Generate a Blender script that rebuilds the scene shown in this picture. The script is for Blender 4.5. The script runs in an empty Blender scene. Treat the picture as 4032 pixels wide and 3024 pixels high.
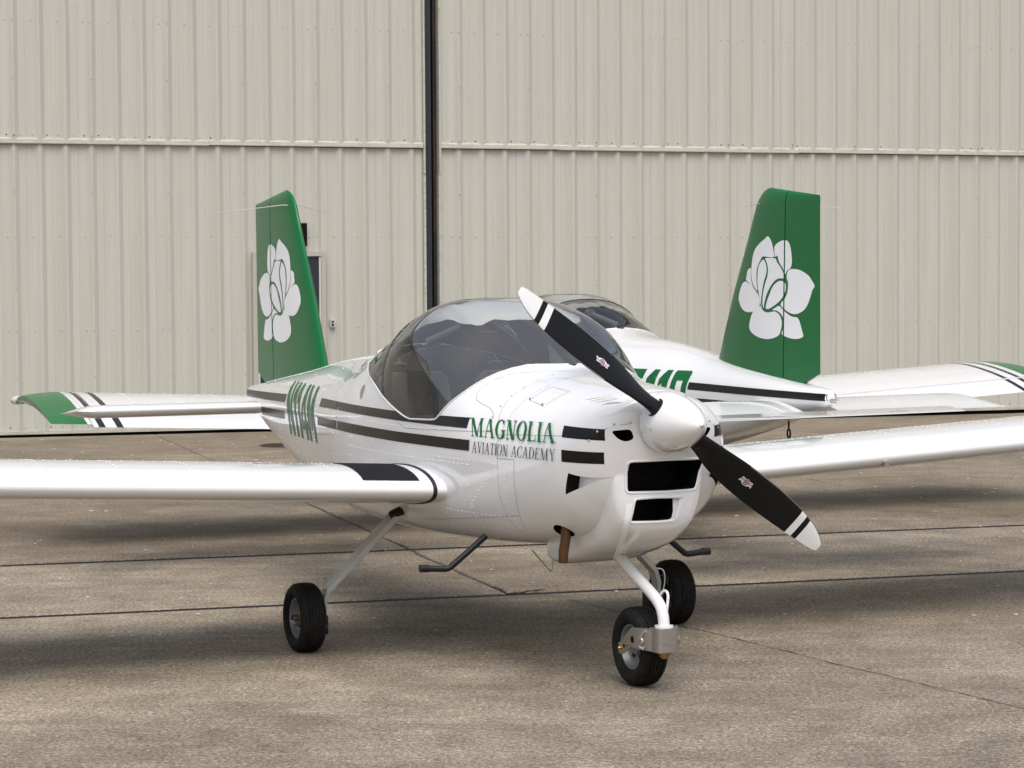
import bpy, bmesh, math, random
from math import sin, cos, pi, radians, sqrt, atan2, hypot
from mathutils import Vector, Matrix
from mathutils.bvhtree import BVHTree
from mathutils.geometry import tessellate_polygon
random.seed(7)
SC = bpy.context.scene
COL = SC.collection

# ------------------------------------------------------------------ camera
cam_d = bpy.data.cameras.new('camera'); cam = bpy.data.objects.new('camera', cam_d); COL.objects.link(cam)
cam_d.sensor_width = 36.0; cam_d.lens = 36.0 * 8975.1 / 4032.0
cam_d.clip_start = 0.1; cam_d.clip_end = 6000
cam.matrix_world = Matrix.Translation((0, 0, 1.7294)) @ Matrix.Rotation(pi/2 - 0.0421, 4, 'X') @ Matrix.Rotation(-0.0065, 4, 'Z')
SC.camera = cam

# ------------------------------------------------------------------ sky, sun, exposure
world = bpy.data.worlds.new('World'); SC.world = world; world.use_nodes = True
wn = world.node_tree.nodes; wl = world.node_tree.links; wn.clear()
sky = wn.new('ShaderNodeTexSky'); sky.sky_type = 'NISHITA'; sky.sun_disc = False
sky.sun_elevation = radians(62); sky.sun_rotation = radians(174)
sky.air_density = 1.0; sky.dust_density = 5.0; sky.ozone_density = 1.0
hsv = wn.new('ShaderNodeHueSaturation'); hsv.inputs['Saturation'].default_value = 0.66
bg = wn.new('ShaderNodeBackground'); bg.inputs['Strength'].default_value = 0.145
wo = wn.new('ShaderNodeOutputWorld')
wl.new(sky.outputs[0], hsv.inputs['Color']); wl.new(hsv.outputs[0], bg.inputs['Color']); wl.new(bg.outputs[0], wo.inputs['Surface'])
sun_d = bpy.data.lights.new('sun', 'SUN'); sun_d.energy = 1.0; sun_d.angle = radians(42); sun_d.color = (1.0, 0.99, 0.975)
sun = bpy.data.objects.new('sun', sun_d); COL.objects.link(sun)
# sun azimuth: same direction as the sky's
_el, _az = radians(62), radians(174)
_d = Vector((sin(_az)*cos(_el), cos(_az)*cos(_el), sin(_el)))
sun.rotation_euler = _d.to_track_quat('Z', 'Y').to_euler(); sun.location = (0, 0, 30)
SC.view_settings.view_transform = 'Standard'; SC.view_settings.look = 'None'
SC.view_settings.exposure = 0.44; SC.view_settings.gamma = 1.0; SC.view_settings.use_curve_mapping = False
SC.cycles.use_denoising = True
SC.cycles.max_bounces = 10; SC.cycles.transparent_max_bounces = 16

# ------------------------------------------------------------------ materials
MAT = {}
def mat(name, col, rough=0.5, metal=0.0, coat=0.0, spec=0.5):
    m = bpy.data.materials.new(name); m.use_nodes = True
    b = m.node_tree.nodes['Principled BSDF']
    b.inputs['Base Color'].default_value = (*col, 1); b.inputs['Roughness'].default_value = rough
    b.inputs['Metallic'].default_value = metal; b.inputs['Coat Weight'].default_value = coat
    b.inputs['Coat Roughness'].default_value = 0.03; b.inputs['Specular IOR Level'].default_value = spec
    MAT[name] = m; return m
def nd(m, t, **kw):
    n = m.node_tree.nodes.new(t)
    for k, v in kw.items():
        if k in n.inputs: n.inputs[k].default_value = v
        else: setattr(n, k, v)
    return n
def lk(m, a, b): m.node_tree.links.new(a, b)
def bsdf(m): return m.node_tree.nodes['Principled BSDF']
def ramp(m, fac, stops):
    r = m.node_tree.nodes.new('ShaderNodeValToRGB'); e = r.color_ramp.elements
    while len(e) < len(stops): e.new(0.5)
    for i, (p, c) in enumerate(stops):
        e[i].position = p; e[i].color = (*c, 1) if len(c) == 3 else c
    lk(m, fac, r.inputs['Fac']); return r
def objco(m, scale=(1, 1, 1)):
    tc = nd(m, 'ShaderNodeTexCoord'); mp = nd(m, 'ShaderNodeMapping'); mp.inputs['Scale'].default_value = scale
    lk(m, tc.outputs['Object'], mp.inputs['Vector']); return mp.outputs['Vector']

def paint(name, col, rough=0.28, coat=1.0, wob=0.006):
    """gloss paint over thin riveted sheet: a little waviness and faint dirt"""
    m = mat(name, col, rough, 0, coat, 0.25)
    co = objco(m)
    n = nd(m, 'ShaderNodeTexNoise', Scale=3.2, Detail=2.0); lk(m, co, n.inputs['Vector'])
    bp = nd(m, 'ShaderNodeBump', Strength=0.25, Distance=wob); lk(m, n.outputs['Fac'], bp.inputs['Height'])
    lk(m, bp.outputs['Normal'], bsdf(m).inputs['Normal'])
    lk(m, bp.outputs['Normal'], bsdf(m).inputs['Coat Normal'])
    n2 = nd(m, 'ShaderNodeTexNoise', Scale=2.5, Detail=3.0, Roughness=0.5); lk(m, co, n2.inputs['Vector'])
    r = ramp(m, n2.outputs['Fac'], [(0.3, tuple(c*0.965 for c in col)), (0.7, col)])
    lk(m, r.outputs['Color'], bsdf(m).inputs['Base Color'])
    r2 = ramp(m, n2.outputs['Fac'], [(0.3, (rough*1.08,)*3), (0.7, (rough*0.94,)*3)])
    lk(m, r2.outputs['Color'], bsdf(m).inputs['Roughness'])
    return m
paint('white_paint', (0.78, 0.78, 0.78), 0.22)
paint('green_paint', (0.0, 0.130, 0.030), 0.32, 0.25)
paint('black_vinyl', (0.007, 0.006, 0.006), 0.3, 0.12)
mat('green_vinyl', (0.0, 0.115, 0.026), 0.35, 0, 0.15, 0.2)
mat('white_vinyl', (0.86, 0.86, 0.87), 0.4, 0, 0.2)
mat('navy_vinyl', (0.02, 0.015, 0.045), 0.35)
mat('seam_dark', (0.36, 0.36, 0.36), 0.7)
mat('black_rubber_seal', (0.010, 0.008, 0.016), 0.55)
mat('matt_black', (0.006, 0.006, 0.006), 0.8, 0, 0, 0.1)
mat('grip_black', (0.016, 0.016, 0.018), 0.9, 0, 0, 0.1)
mat('rivet_paint', (0.72, 0.72, 0.72), 0.3, 0, 0.5)
mat('rivet_green', (0.006, 0.10, 0.026), 0.3, 0, 0.5)
mat('steel', (0.55, 0.55, 0.56), 0.3, 1.0)
mat('brass', (0.36, 0.23, 0.08), 0.45, 1.0)
mat('blue_anodized', (0.02, 0.05, 0.22), 0.35, 0.6)
mat('gear_paint', (0.50, 0.51, 0.49), 0.4, 0, 0.2)
mat('wheel_grey', (0.20, 0.205, 0.21), 0.45, 0.4)
mat('black_tube', (0.010, 0.010, 0.011), 0.45, 0, 0, 0.3)
mat('prop_black', (0.006, 0.006, 0.0065), 0.4, 0, 0, 0.22)
mat('prop_white', (0.72, 0.72, 0.72), 0.4)
mat('prop_edge', (0.16, 0.145, 0.13), 0.5, 0.3)
mat('maroon', (0.16, 0.012, 0.03), 0.4)
mat('cabin_grey', (0.20, 0.203, 0.21), 0.75)
mat('cabin_dark', (0.02, 0.02, 0.022), 0.8)
mat('cloth_white', (0.46, 0.48, 0.475), 0.9)
mat('belt_dark', (0.03, 0.035, 0.05), 0.8)
mat('lens_clear', (0.75, 0.76, 0.77), 0.08, 0.2, 1.0)
m = mat('seat_leather', (0.52, 0.50, 0.45), 0.55)
n = nd(m, 'ShaderNodeTexNoise', Scale=60.0, Detail=3.0); lk(m, objco(m), n.inputs['Vector'])
bp = nd(m, 'ShaderNodeBump', Strength=0.3, Distance=0.002); lk(m, n.outputs['Fac'], bp.inputs['Height']); lk(m, bp.outputs['Normal'], bsdf(m).inputs['Normal'])
m = mat('tyre_rubber', (0.014, 0.0135, 0.013), 0.75, 0, 0, 0.2)
n = nd(m, 'ShaderNodeTexNoise', Scale=25.0, Detail=6.0, Roughness=0.7); lk(m, objco(m), n.inputs['Vector'])
r = ramp(m, n.outputs['Fac'], [(0.4, (0.006, 0.006, 0.006)), (0.66, (0.017, 0.016, 0.014))]); lk(m, r.outputs['Color'], bsdf(m).inputs['Base Color'])
m = mat('brushed_alu', (0.42, 0.40, 0.37), 0.45, 1.0)
n = nd(m, 'ShaderNodeTexNoise', Scale=30.0, Detail=4.0); lk(m, objco(m, (1, 1, 6)), n.inputs['Vector'])
r = ramp(m, n.outputs['Fac'], [(0.3, (0.36,)*3), (0.7, (0.56,)*3)]); lk(m, r.outputs['Color'], bsdf(m).inputs['Roughness'])
m = mat('exhaust_steel', (0.20, 0.10, 0.045), 0.5, 0.7)
n = nd(m, 'ShaderNodeTexNoise', Scale=18.0, Detail=5.0); lk(m, objco(m, (1, 1, .4)), n.inputs['Vector'])
r = ramp(m, n.outputs['Fac'], [(0.3, (0.10, 0.052, 0.024)), (0.55, (0.16, 0.085, 0.038)), (0.8, (0.22, 0.13, 0.065))]); lk(m, r.outputs['Color'], bsdf(m).inputs['Base Color'])

def glass(name, tint, refl=1.0, rough=0.01, ior=1.49, haze=0.0):
    m = bpy.data.materials.new(name); m.use_nodes = True; t = m.node_tree; t.nodes.clear()
    o = t.nodes.new('ShaderNodeOutputMaterial'); mx = t.nodes.new('ShaderNodeMixShader')
    tr = t.nodes.new('ShaderNodeBsdfTransparent'); tr.inputs['Color'].default_value = (*tint, 1)
    gl = t.nodes.new('ShaderNodeBsdfGlossy'); gl.inputs['Roughness'].default_value = rough; gl.inputs['Color'].default_value = (refl,)*3 + (1,)
    fr = t.nodes.new('ShaderNodeFresnel'); fr.inputs['IOR'].default_value = ior
    t.links.new(fr.outputs[0], mx.inputs[0]); t.links.new(tr.outputs[0], mx.inputs[1]); t.links.new(gl.outputs[0], mx.inputs[2])
    df = t.nodes.new('ShaderNodeBsdfDiffuse'); df.inputs['Color'].default_value = (0.8, 0.81, 0.82, 1); m2 = t.nodes.new('ShaderNodeMixShader'); m2.inputs[0].default_value = haze
    t.links.new(mx.outputs[0], m2.inputs[1]); t.links.new(df.outputs[0], m2.inputs[2])
    t.links.new(m2.outputs[0], o.inputs['Surface']); MAT[name] = m; return m
glass('windscreen_glass', (0.94, 0.945, 0.95), 1.0, 0.01, 1.8, 0.045)   # diffuse haze stands in for the pale veil of reflected sky
glass('tinted_glass', (0.80, 0.785, 0.75), 1.0, 0.02, 1.40, 0.008)
glass('dark_glass', (0.68, 0.665, 0.63), 1.0, 0.02, 1.40, 0.008)

# wall sheet: beige baked enamel, faint streaks and dust
m = mat('wall_sheet', (0.43, 0.42, 0.365), 0.5)
co = objco(m)
n1 = nd(m, 'ShaderNodeTexNoise', Scale=1.0, Detail=4.0); lk(m, objco(m, (9, 9, 0.35)), n1.inputs['Vector'])
n2 = nd(m, 'ShaderNodeTexNoise', Scale=180.0, Detail=2.0); lk(m, co, n2.inputs['Vector'])
mxn = nd(m, 'ShaderNodeMix', data_type='FLOAT', Factor=0.3); lk(m, n1.outputs['Fac'], mxn.inputs[2]); lk(m, n2.outputs['Fac'], mxn.inputs[3])
r = ramp(m, mxn.outputs[0], [(0.3, (0.438, 0.430, 0.375)), (0.5, (0.470, 0.463, 0.406)), (0.72, (0.498, 0.492, 0.436))]); lk(m, r.outputs['Color'], bsdf(m).inputs['Base Color'])
m = mat('wall_trim', (0.46, 0.45, 0.40), 0.5)
n = nd(m, 'ShaderNodeTexNoise', Scale=5.0, Detail=6.0, Roughness=0.7); lk(m, objco(m, (1, 1, 4)), n.inputs['Vector'])
r = ramp(m, n.outputs['Fac'], [(0.3, (0.34, 0.32, 0.27)), (0.55, (0.465, 0.45, 0.385))]); lk(m, r.outputs['Color'], bsdf(m).inputs['Base Color'])
mat('screw_paint', (0.40, 0.385, 0.34), 0.45, 0.3)
mat('screw_rust', (0.05, 0.035, 0.025), 0.8)
mat('frame_beige', (0.40, 0.385, 0.34), 0.5)
mat('door_dark', (0.018, 0.021, 0.03), 0.35)
mat('post_blue_black', (0.016, 0.020, 0.027), 0.6)
m = mat('post_rusty', (0.02, 0.018, 0.016), 0.8)
n = nd(m, 'ShaderNodeTexNoise', Scale=2.2, Detail=6.0); lk(m, objco(m, (3, 3, 1)), n.inputs['Vector'])
r = ramp(m, n.outputs['Fac'], [(0.45, (0.012, 0.012, 0.013)), (0.6, (0.045, 0.026, 0.014))]); lk(m, r.outputs['Color'], bsdf(m).inputs['Base Color'])
mat('box_grey', (0.5, 0.5, 0.48), 0.5)
mat('joint_seal', (0.010, 0.010, 0.013), 0.7, 0, 0, 0.2)
mat('crack_dark', (0.075, 0.060, 0.046), 0.95)
mat('iron_cover', (0.045, 0.032, 0.028), 0.7, 0.4)
mat('chip_pale', (0.55, 0.52, 0.46), 0.9)
mat('roof_sheet', (0.35, 0.35, 0.34), 0.5)

# concrete: old broomed apron, sandy grain, stains, drag streaks
m = mat('concrete', (0.2, 0.17, 0.14), 0.9)
co = objco(m)
def mul(m, a, b):
    x = nd(m, 'ShaderNodeMix', data_type='RGBA', blend_type='MULTIPLY'); x.inputs[0].default_value = 1.0
    lk(m, a, x.inputs[6]); lk(m, b, x.inputs[7]); return x.outputs[2]
def noise(sc, det, ro, vec=None, dist=0.0):
    n_ = nd(m, 'ShaderNodeTexNoise', Scale=sc, Detail=det, Roughness=ro, Distortion=dist); lk(m, vec or co, n_.inputs['Vector']); return n_.outputs['Fac']
def aniso(rot, scl):
    mp = nd(m, 'ShaderNodeMapping'); mp.inputs['Rotation'].default_value = (0, 0, radians(rot)); mp.inputs['Scale'].default_value = scl
    lk(m, co, mp.inputs['Vector']); return mp.outputs['Vector']
grain = noise(75.0, 4.0, 0.75, None, 0.3); grit = noise(44.0, 4.0, 0.78, None, 0.5); med_ = noise(3.1, 5.0, 0.62, None, 0.4); big = noise(0.42, 5.0, 0.6, None, 0.8)
stk = noise(1.0, 4.0, 0.6, aniso(-16.4, (1.1, 6.0, 1))); brm = noise(1.0, 3.0, 0.5, aniso(-52, (1.0, 60.0, 1)))
r1 = ramp(m, grain, [(0.32, (0.106, 0.089, 0.069)), (0.47, (0.204, 0.175, 0.136)), (0.57, (0.282, 0.246, 0.195)), (0.70, (0.49, 0.438, 0.36))])
r2 = ramp(m, grit, [(0.33, (0.42, 0.40, 0.37)), (0.46, (0.90, 0.89, 0.88)), (0.55, (1.10, 1.10, 1.09)), (0.68, (1.75, 1.73, 1.68))])
r3 = ramp(m, med_, [(0.32, (0.78, 0.77, 0.75)), (0.68, (1.20, 1.20, 1.19))])
r4 = ramp(m, big, [(0.34, (0.78, 0.765, 0.74)), (0.5, (1.0, 1.0, 1.0)), (0.66, (1.22, 1.22, 1.20))])
r5 = ramp(m, stk, [(0.35, (0.92, 0.915, 0.91)), (0.62, (1.07, 1.07, 1.065))]); r6 = ramp(m, brm, [(0.36, (0.90, 0.90, 0.90)), (0.6, (1.05, 1.05, 1.05))])
c_ = r1.outputs['Color']
for q in (r2, r3, r4, r5, r6): c_ = mul(m, c_, q.outputs['Color'])
lk(m, c_, bsdf(m).inputs['Base Color'])
bp = nd(m, 'ShaderNodeBump', Strength=0.5, Distance=0.004); lk(m, grit, bp.inputs['Height']); lk(m, bp.outputs['Normal'], bsdf(m).inputs['Normal'])
bsdf(m).inputs['Specular IOR Level'].default_value = 0.25
rr = ramp(m, med_, [(0.3, (0.75,)*3), (0.7, (0.95,)*3)]); lk(m, rr.outputs['Color'], bsdf(m).inputs['Roughness'])
# the slabs towards the hangar get a darker, browner copy of the concrete
MAT['concrete_far'] = MAT['concrete'].copy(); MAT['concrete_far'].name = 'concrete_far'
_n = [x for x in MAT['concrete_far'].node_tree.nodes if x.type == 'VALTORGB'][0]
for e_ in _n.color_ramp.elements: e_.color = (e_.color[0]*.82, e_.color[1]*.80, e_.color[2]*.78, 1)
m = mat('grass_field', (0.06, 0.085, 0.03), 0.95)

# ------------------------------------------------------------------ mesh helpers
def link(o, parent=None):
    COL.objects.link(o)
    if parent is not None: o.parent = parent
    return o
def tag(o, label=None, cat=None, group=None, kind=None):
    if label: o['label'] = label
    if cat: o['category'] = cat
    if group: o['group'] = group
    if kind: o['kind'] = kind
    return o
def empty(name, loc=(0, 0, 0), rz=0.0):
    o = bpy.data.objects.new(name, None); o.empty_display_size = 0.3; COL.objects.link(o)
    o.location = loc; o.rotation_euler = (0, 0, rz); return o
def mk(name, verts, faces, mats, smooth=40, mi=None):
    me = bpy.data.meshes.new(name); me.from_pydata([tuple(v) for v in verts], [], faces); me.validate(); 
    for mm in (mats if isinstance(mats, (list, tuple)) else [mats]): me.materials.append(MAT[mm])
    if mi and len(mi) == len(me.polygons):
        for p, i in zip(me.polygons, mi): p.material_index = i
    if smooth:
        for p in me.polygons: p.use_smooth = True
        if smooth < 180: me.set_sharp_from_angle(angle=radians(smooth))
    me.update(); return me
def frombm(name, bm, mats, smooth=40, recalc=True):
    if recalc: bmesh.ops.recalc_face_normals(bm, faces=bm.faces)
    me = bpy.data.meshes.new(name); bm.to_mesh(me); bm.free()
    for mm in (mats if isinstance(mats, (list, tuple)) else [mats]): me.materials.append(MAT[mm])
    if smooth:
        for p in me.polygons: p.use_smooth = True
        if smooth < 180: me.set_sharp_from_angle(angle=radians(smooth))
    return me
CACHE = {}
def part(name, key, builder, parent, kind=None, label=None):
    """one mesh object; meshes with the same key are shared between alike pieces"""
    if key not in CACHE: CACHE[key] = builder()
    o = bpy.data.objects.new(name, CACHE[key]); link(o, parent)
    if kind: o['kind'] = kind
    if label: o['label'] = label
    return o
def grid(rows, closed_u=False, closed_v=False):
    """rows: list of equal-length vertex lists"""
    n = len(rows); k = len(rows[0]); V = [v for r in rows for v in r]; F = []
    for i in range(n - (0 if closed_u else 1)):
        i2 = (i + 1) % n
        for j in range(k - (0 if closed_v else 1)):
            j2 = (j + 1) % k
            F.append((i*k+j, i*k+j2, i2*k+j2, i2*k+j))
    return V, F
def cap(F, idx, flip=False):
    F.append(tuple(reversed(idx)) if flip else tuple(idx))
def tube_vf(pts, rad, n=10, capped=True):
    pts = [Vector(p) for p in pts]; rows = []
    if not isinstance(rad, (list, tuple)): rad = [rad]*len(pts)
    up = None
    for i, p in enumerate(pts):
        d = (pts[min(i+1, len(pts)-1)] - pts[max(i-1, 0)]).normalized()
        if up is None:
            up = Vector((0, 0, 1)) if abs(d.z) < 0.9 else Vector((1, 0, 0))
        a = d.cross(up).normalized(); b = a.cross(d).normalized(); up = b
        r = rad[i]
        ra, rb = (r if isinstance(r, (tuple, list)) else (r, r))
        rows.append([p + a*cos(2*pi*k/n)*ra + b*sin(2*pi*k/n)*rb for k in range(n)])
    V, F = grid(rows, closed_v=True)
    if capped:
        cap(F, list(range(n))); cap(F, list(range(len(V)-n, len(V))), True)
    return V, F
def bez(pts, n=8):
    """Catmull-Rom through points"""
    P = [Vector(p) for p in pts]; P = [P[0]*2-P[1]] + P + [P[-1]*2-P[-2]]; out = []
    for i in range(1, len(P)-2):
        for k in range(n):
            t = k/n
            out.append(0.5*((2*P[i]) + (P[i+1]-P[i-1])*t + (2*P[i-1]-5*P[i]+4*P[i+1]-P[i+2])*t*t + (3*P[i]-P[i-1]-3*P[i+1]+P[i+2])*t**3))
    out.append(P[-2]); return out
def join_vf(parts):
    V = []; F = []
    for v, f in parts:
        o = len(V); V += [Vector(x) for x in v]; F += [tuple(i+o for i in q) for q in f]
    return V, F
def box_vf(x0, x1, y0, y1, z0, z1):
    V = [(x, y, z) for x in (x0, x1) for y in (y0, y1) for z in (z0, z1)]
    F = [(0, 1, 3, 2), (4, 6, 7, 5), (0, 4, 5, 1), (2, 3, 7, 6), (0, 2, 6, 4), (1, 5, 7, 3)]
    return [Vector(v) for v in V], F
def bevel_box(name, size, mats, bev=0.01, seg=2, center=(0, 0, 0), mtx=None):
    bm = bmesh.new(); bmesh.ops.create_cube(bm, size=1.0)
    bmesh.ops.scale(bm, vec=size, verts=bm.verts)
    bmesh.ops.bevel(bm, geom=bm.edges[:], offset=bev, segments=seg, profile=0.5, affect='EDGES')
    if mtx is not None: bmesh.ops.transform(bm, matrix=mtx, verts=bm.verts)
    bmesh.ops.translate(bm, vec=center, verts=bm.verts)
    return frombm(name, bm, mats, 35)
def lathe_vf(prof, n=32, axis='Y', center=(0, 0, 0), cap_ends=True):
    """prof: list of (a, r): a along the axis"""
    c = Vector(center); rows = []
    for a, r in prof:
        row = []
        for k in range(n):
            t = 2*pi*k/n
            if axis == 'Y': row.append(c + Vector((r*cos(t), a, r*sin(t))))
            elif axis == 'X': row.append(c + Vector((a, r*cos(t), r*sin(t))))
            else: row.append(c + Vector((r*cos(t), r*sin(t), a)))
        rows.append(row)
    V, F = grid(rows, closed_v=True)
    if cap_ends:
        cap(F, list(range(n))); cap(F, list(range(len(V)-n, len(V))), True)
    return V, F
def pchip(xs, ys):
    n = len(xs); h = [xs[i+1]-xs[i] for i in range(n-1)]; d = [(ys[i+1]-ys[i])/h[i] for i in range(n-1)]
    m = [0.0]*n; m[0] = d[0]; m[-1] = d[-1]
    for i in range(1, n-1):
        if d[i-1]*d[i] <= 0: m[i] = 0
        else:
            w1 = 2*h[i]+h[i-1]; w2 = h[i]+2*h[i-1]; m[i] = (w1+w2)/(w1/d[i-1]+w2/d[i])
    def f(x):
        if x <= xs[0]: return ys[0]
        if x >= xs[-1]: return ys[-1]
        i = 0
        while x > xs[i+1]: i += 1
        t = (x-xs[i])/h[i]
        return (1+2*t)*(1-t)**2*ys[i] + t*(1-t)**2*h[i]*m[i] + t*t*(3-2*t)*ys[i+1] + t*t*(t-1)*h[i]*m[i+1]
    return f

# ================================================================== SETTING
WPHI = radians(17.6742); WD = 29.005
WU = Vector((cos(WPHI), sin(WPHI), 0)); WN = Vector((sin(WPHI), -cos(WPHI), 0))   # along the wall, out of the wall
def wallp(s, z, out=0.0): return Vector((0, WD, 0)) + WU*s + WN*out + Vector((0, 0, z))

# ---- ground and apron
GA = radians(16.4); GU = Vector((cos(GA), sin(GA), 0)); GV = Vector((-sin(GA), cos(GA), 0))
def gp(u, v, z=0.0): return GU*u + GV*v + Vector((0, 0, z))
def sheet(name, pts, m): 
    o = bpy.data.objects.new(name, mk(name, pts, [tuple(range(len(pts)))], m, 0)); link(o); o['kind'] = 'structure'; return o
ground = sheet('ground', [(-2500, -2500, -.07), (2500, -2500, -.07), (2500, 2500, -.07), (-2500, 2500, -.07)], 'grass_field')
apron = sheet('apron', [gp(-90, -110, -.03), gp(90, -110, -.03), gp(90, 32, -.03), gp(-90, 32, -.03)], 'concrete')
def slab(u0, u1, v0, v1, m='concrete'):
    g = 0.0; bv = 0.012
    top = [gp(u0+bv, v0+bv), gp(u1-bv, v0+bv), gp(u1-bv, v1-bv), gp(u0+bv, v1-bv)]
    mid = [gp(u0, v0, -.006), gp(u1, v0, -.006), gp(u1, v1, -.006), gp(u0, v1, -.006)]
    bot = [gp(u0, v0, -.028), gp(u1, v0, -.028), gp(u1, v1, -.028), gp(u0, v1, -.028)]
    F = [(0, 1, 2, 3)]
    for k in range(4):
        k2 = (k+1) % 4; F += [(4+k, 4+k2, k2, k), (8+k, 8+k2, 4+k2, 4+k)]
    o = bpy.data.objects.new('concrete_slab', mk('concrete_slab', top+mid+bot, F, m, 0)); link(o, apron)
vB0, vB1, vA0, vA1, vH = 12.258, 12.345, 14.605, 14.710, 27.45
for u0, u1 in [(-15.2, -5.806), (-5.794, 12.994), (13.006, 22.4)]: slab(u0, u1, -9.0, vB0)
us = [-15.2, -10.5, -5.8, -1.1, 3.60, 8.31, 13.0, 17.7, 22.4]
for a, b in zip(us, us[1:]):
    slab(a+.005, b-.005, vB1, vA0); slab(a+.005, b-.005, vA1, vH, 'concrete_far')
def seal(v0, v1):
    P = [gp(-15, v0+.004, -.003), gp(22, v0+.004, -.003), gp(22, v1-.004, -.003), gp(-15, v1-.004, -.003)]
    P += [gp(-15, v0+.004, -.027), gp(22, v0+.004, -.027), gp(22, v1-.004, -.027), gp(-15, v1-.004, -.027)]
    o = bpy.data.objects.new('joint_seal', mk('joint_seal', P, [(0, 1, 2, 3), (4, 5, 1, 0), (6, 7, 3, 2)], 'joint_seal', 0)); link(o, apron)
seal(vB0, vB1); seal(vA0, vA1)
def crack(pts, w, jit, step=0.06, z=0.003):
    rnd = random.Random(3); P = []
    for (x0, y0), (x1, y1) in zip(pts, pts[1:]):
        n = max(1, int(hypot(x1-x0, y1-y0)/step))
        for k in range(n): P.append((x0+(x1-x0)*k/n, y0+(y1-y0)*k/n))
    P.append(pts[-1]); V = []; F = []; off = 0
    for i, (x, y) in enumerate(P):
        q = P[min(i+1, len(P)-1)]; b = P[max(i-1, 0)]; d = Vector((q[0]-b[0], q[1]-b[1])).normalized(); nn = Vector((-d.y, d.x))
        off = off*0.85 + rnd.uniform(-jit, jit); ww = w*rnd.uniform(0.35, 1.3)
        c = Vector((x, y)) + nn*off
        V += [Vector((c.x+nn.x*ww/2, c.y+nn.y*ww/2, z)), Vector((c.x-nn.x*ww/2, c.y-nn.y*ww/2, z))]
        if i: F.append((2*i-2, 2*i-1, 2*i+1, 2*i))
    o = bpy.data.objects.new('crack', mk('crack', V, F, 'crack_dark', 0)); link(o, apron)
crack([(0.095, 12.97), (0.53, 12.13), (0.86, 11.53), (1.11, 11.08), (1.45, 10.41), (2.08, 9.24), (3.6, 6.4)], 0.008, 0.006)
crack([tuple(gp(3.60, 12.34)[:2]), tuple(gp(3.60, 14.6)[:2])], 0.022, 0.010)
crack([tuple(gp(3.60, 14.72)[:2]), tuple(gp(3.60, 20)[:2])], 0.016, 0.006)
crack([(-.02, 12.86), (.05, 12.93), (.12, 12.95), (.19, 12.99)], 0.03, 0.02, 0.02, .0045)
# pale chips and petals blown over the concrete: too many and too small to count
rnd = random.Random(11); V = []; F = []
for i in range(420):
    d = rnd.choice([rnd.uniform(11, 16), rnd.uniform(15, 26), rnd.uniform(22, 27)])
    x = rnd.uniform(-.26, .26)*d; y = d
    s = rnd.uniform(.004, .013)*(1.0 if d < 16 else 1.5); a0 = rnd.uniform(0, 6); o_ = len(V); k = rnd.choice((4, 5, 6))
    for q in range(k):
        rr_ = s*rnd.uniform(.6, 1.2); V.append(Vector((x+rr_*1.5*cos(a0+q*2*pi/k), y+rr_*sin(a0+q*2*pi/k), .004+rnd.uniform(0, .006))))
    F.append(tuple(range(o_, o_+k)))
o = bpy.data.objects.new('pale_chips', mk('pale_chips', V, F, 'chip_pale', 0)); link(o)
tag(o, 'scattered pale chips and fallen petals on the brown concrete', 'debris', kind='stuff')
# round iron cover set in the apron
cv = empty('ground_cover', (-2.50, 25.2, 0)); tag(cv, 'round dark iron cover set flush in the concrete near the hangar', 'manhole cover')
part('rim', 'cover_rim', lambda: mk('rim', *lathe_vf([(.002, .30), (.012, .295), (.012, .262), (.004, .258)], 40, 'Z', cap_ends=False), 'iron_cover'), cv)
def cover_plate():
    P = [lathe_vf([(.0, .255), (.007, .254), (.008, .0)], 40, 'Z', cap_ends=False)]
    for i in range(-5, 6):
        for j in range(-5, 6):
            if i*i+j*j < 26: P.append(box_vf(i*.042-.011, i*.042+.011, j*.042-.011, j*.042+.011, .006, .012))
    return mk('plate', *join_vf(P), 'iron_cover')
part('plate', 'cover_plate', cover_plate, cv)

# ---- hangar: building shell, two sliding door leaves
def panel_prof(a, b):
    """(s, out) profile of one ribbed sheet from a to b; ribs at 0, .3048, .6096"""
    P = []
    for c in (0.0, .3048, .6096):
        P += [(c-.066, 0), (c-.060, .002), (c-.015, .032), (c-.012, .034), (c+.012, .034), (c+.015, .032), (c+.060, .002), (c+.066, 0),
              (c+.112, 0), (c+.121, .0025), (c+.135, .0025), (c+.144, 0), (c+.172, 0), (c+.181, .0025), (c+.195, .0025), (c+.204, 0)]
    P = [(-.1518, 0)] + [q for q in P] + [(.7614, 0)]
    P = sorted(P, key=lambda q: q[0]); out = []
    for (s0, o0), (s1, o1) in zip(P, P[1:]):
        if s1 < a or s0 > b: continue
        t0 = max(0, (a-s0)/(s1-s0)) if s1 > s0 else 0; t1 = min(1, (b-s0)/(s1-s0)) if s1 > s0 else 1
        q0 = (s0+(s1-s0)*t0, o0+(o1-o0)*t0); q1 = (s0+(s1-s0)*t1, o0+(o1-o0)*t1)
        if not out or hypot(out[-1][0]-q0[0], out[-1][1]-q0[1]) > 1e-5: out.append(q0)
        out.append(q1)
    return out
def panel_mesh(z0, z1, a, b):
    pr = panel_prof(a, b); rows = [[WU*s + WN*o_ + Vector((0, 0, z)) for s, o_ in pr] for z in (z0, z1)]
    rows.append([WU*s + WN*(o_-.012) + Vector((0, 0, z1)) for s, o_ in pr]); rows.append([WU*s + WN*(o_-.012) + Vector((0, 0, z0)) for s, o_ in pr])
    V, F = grid(rows, closed_u=True); return mk('panel', V, F, 'wall_sheet', 0)
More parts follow.
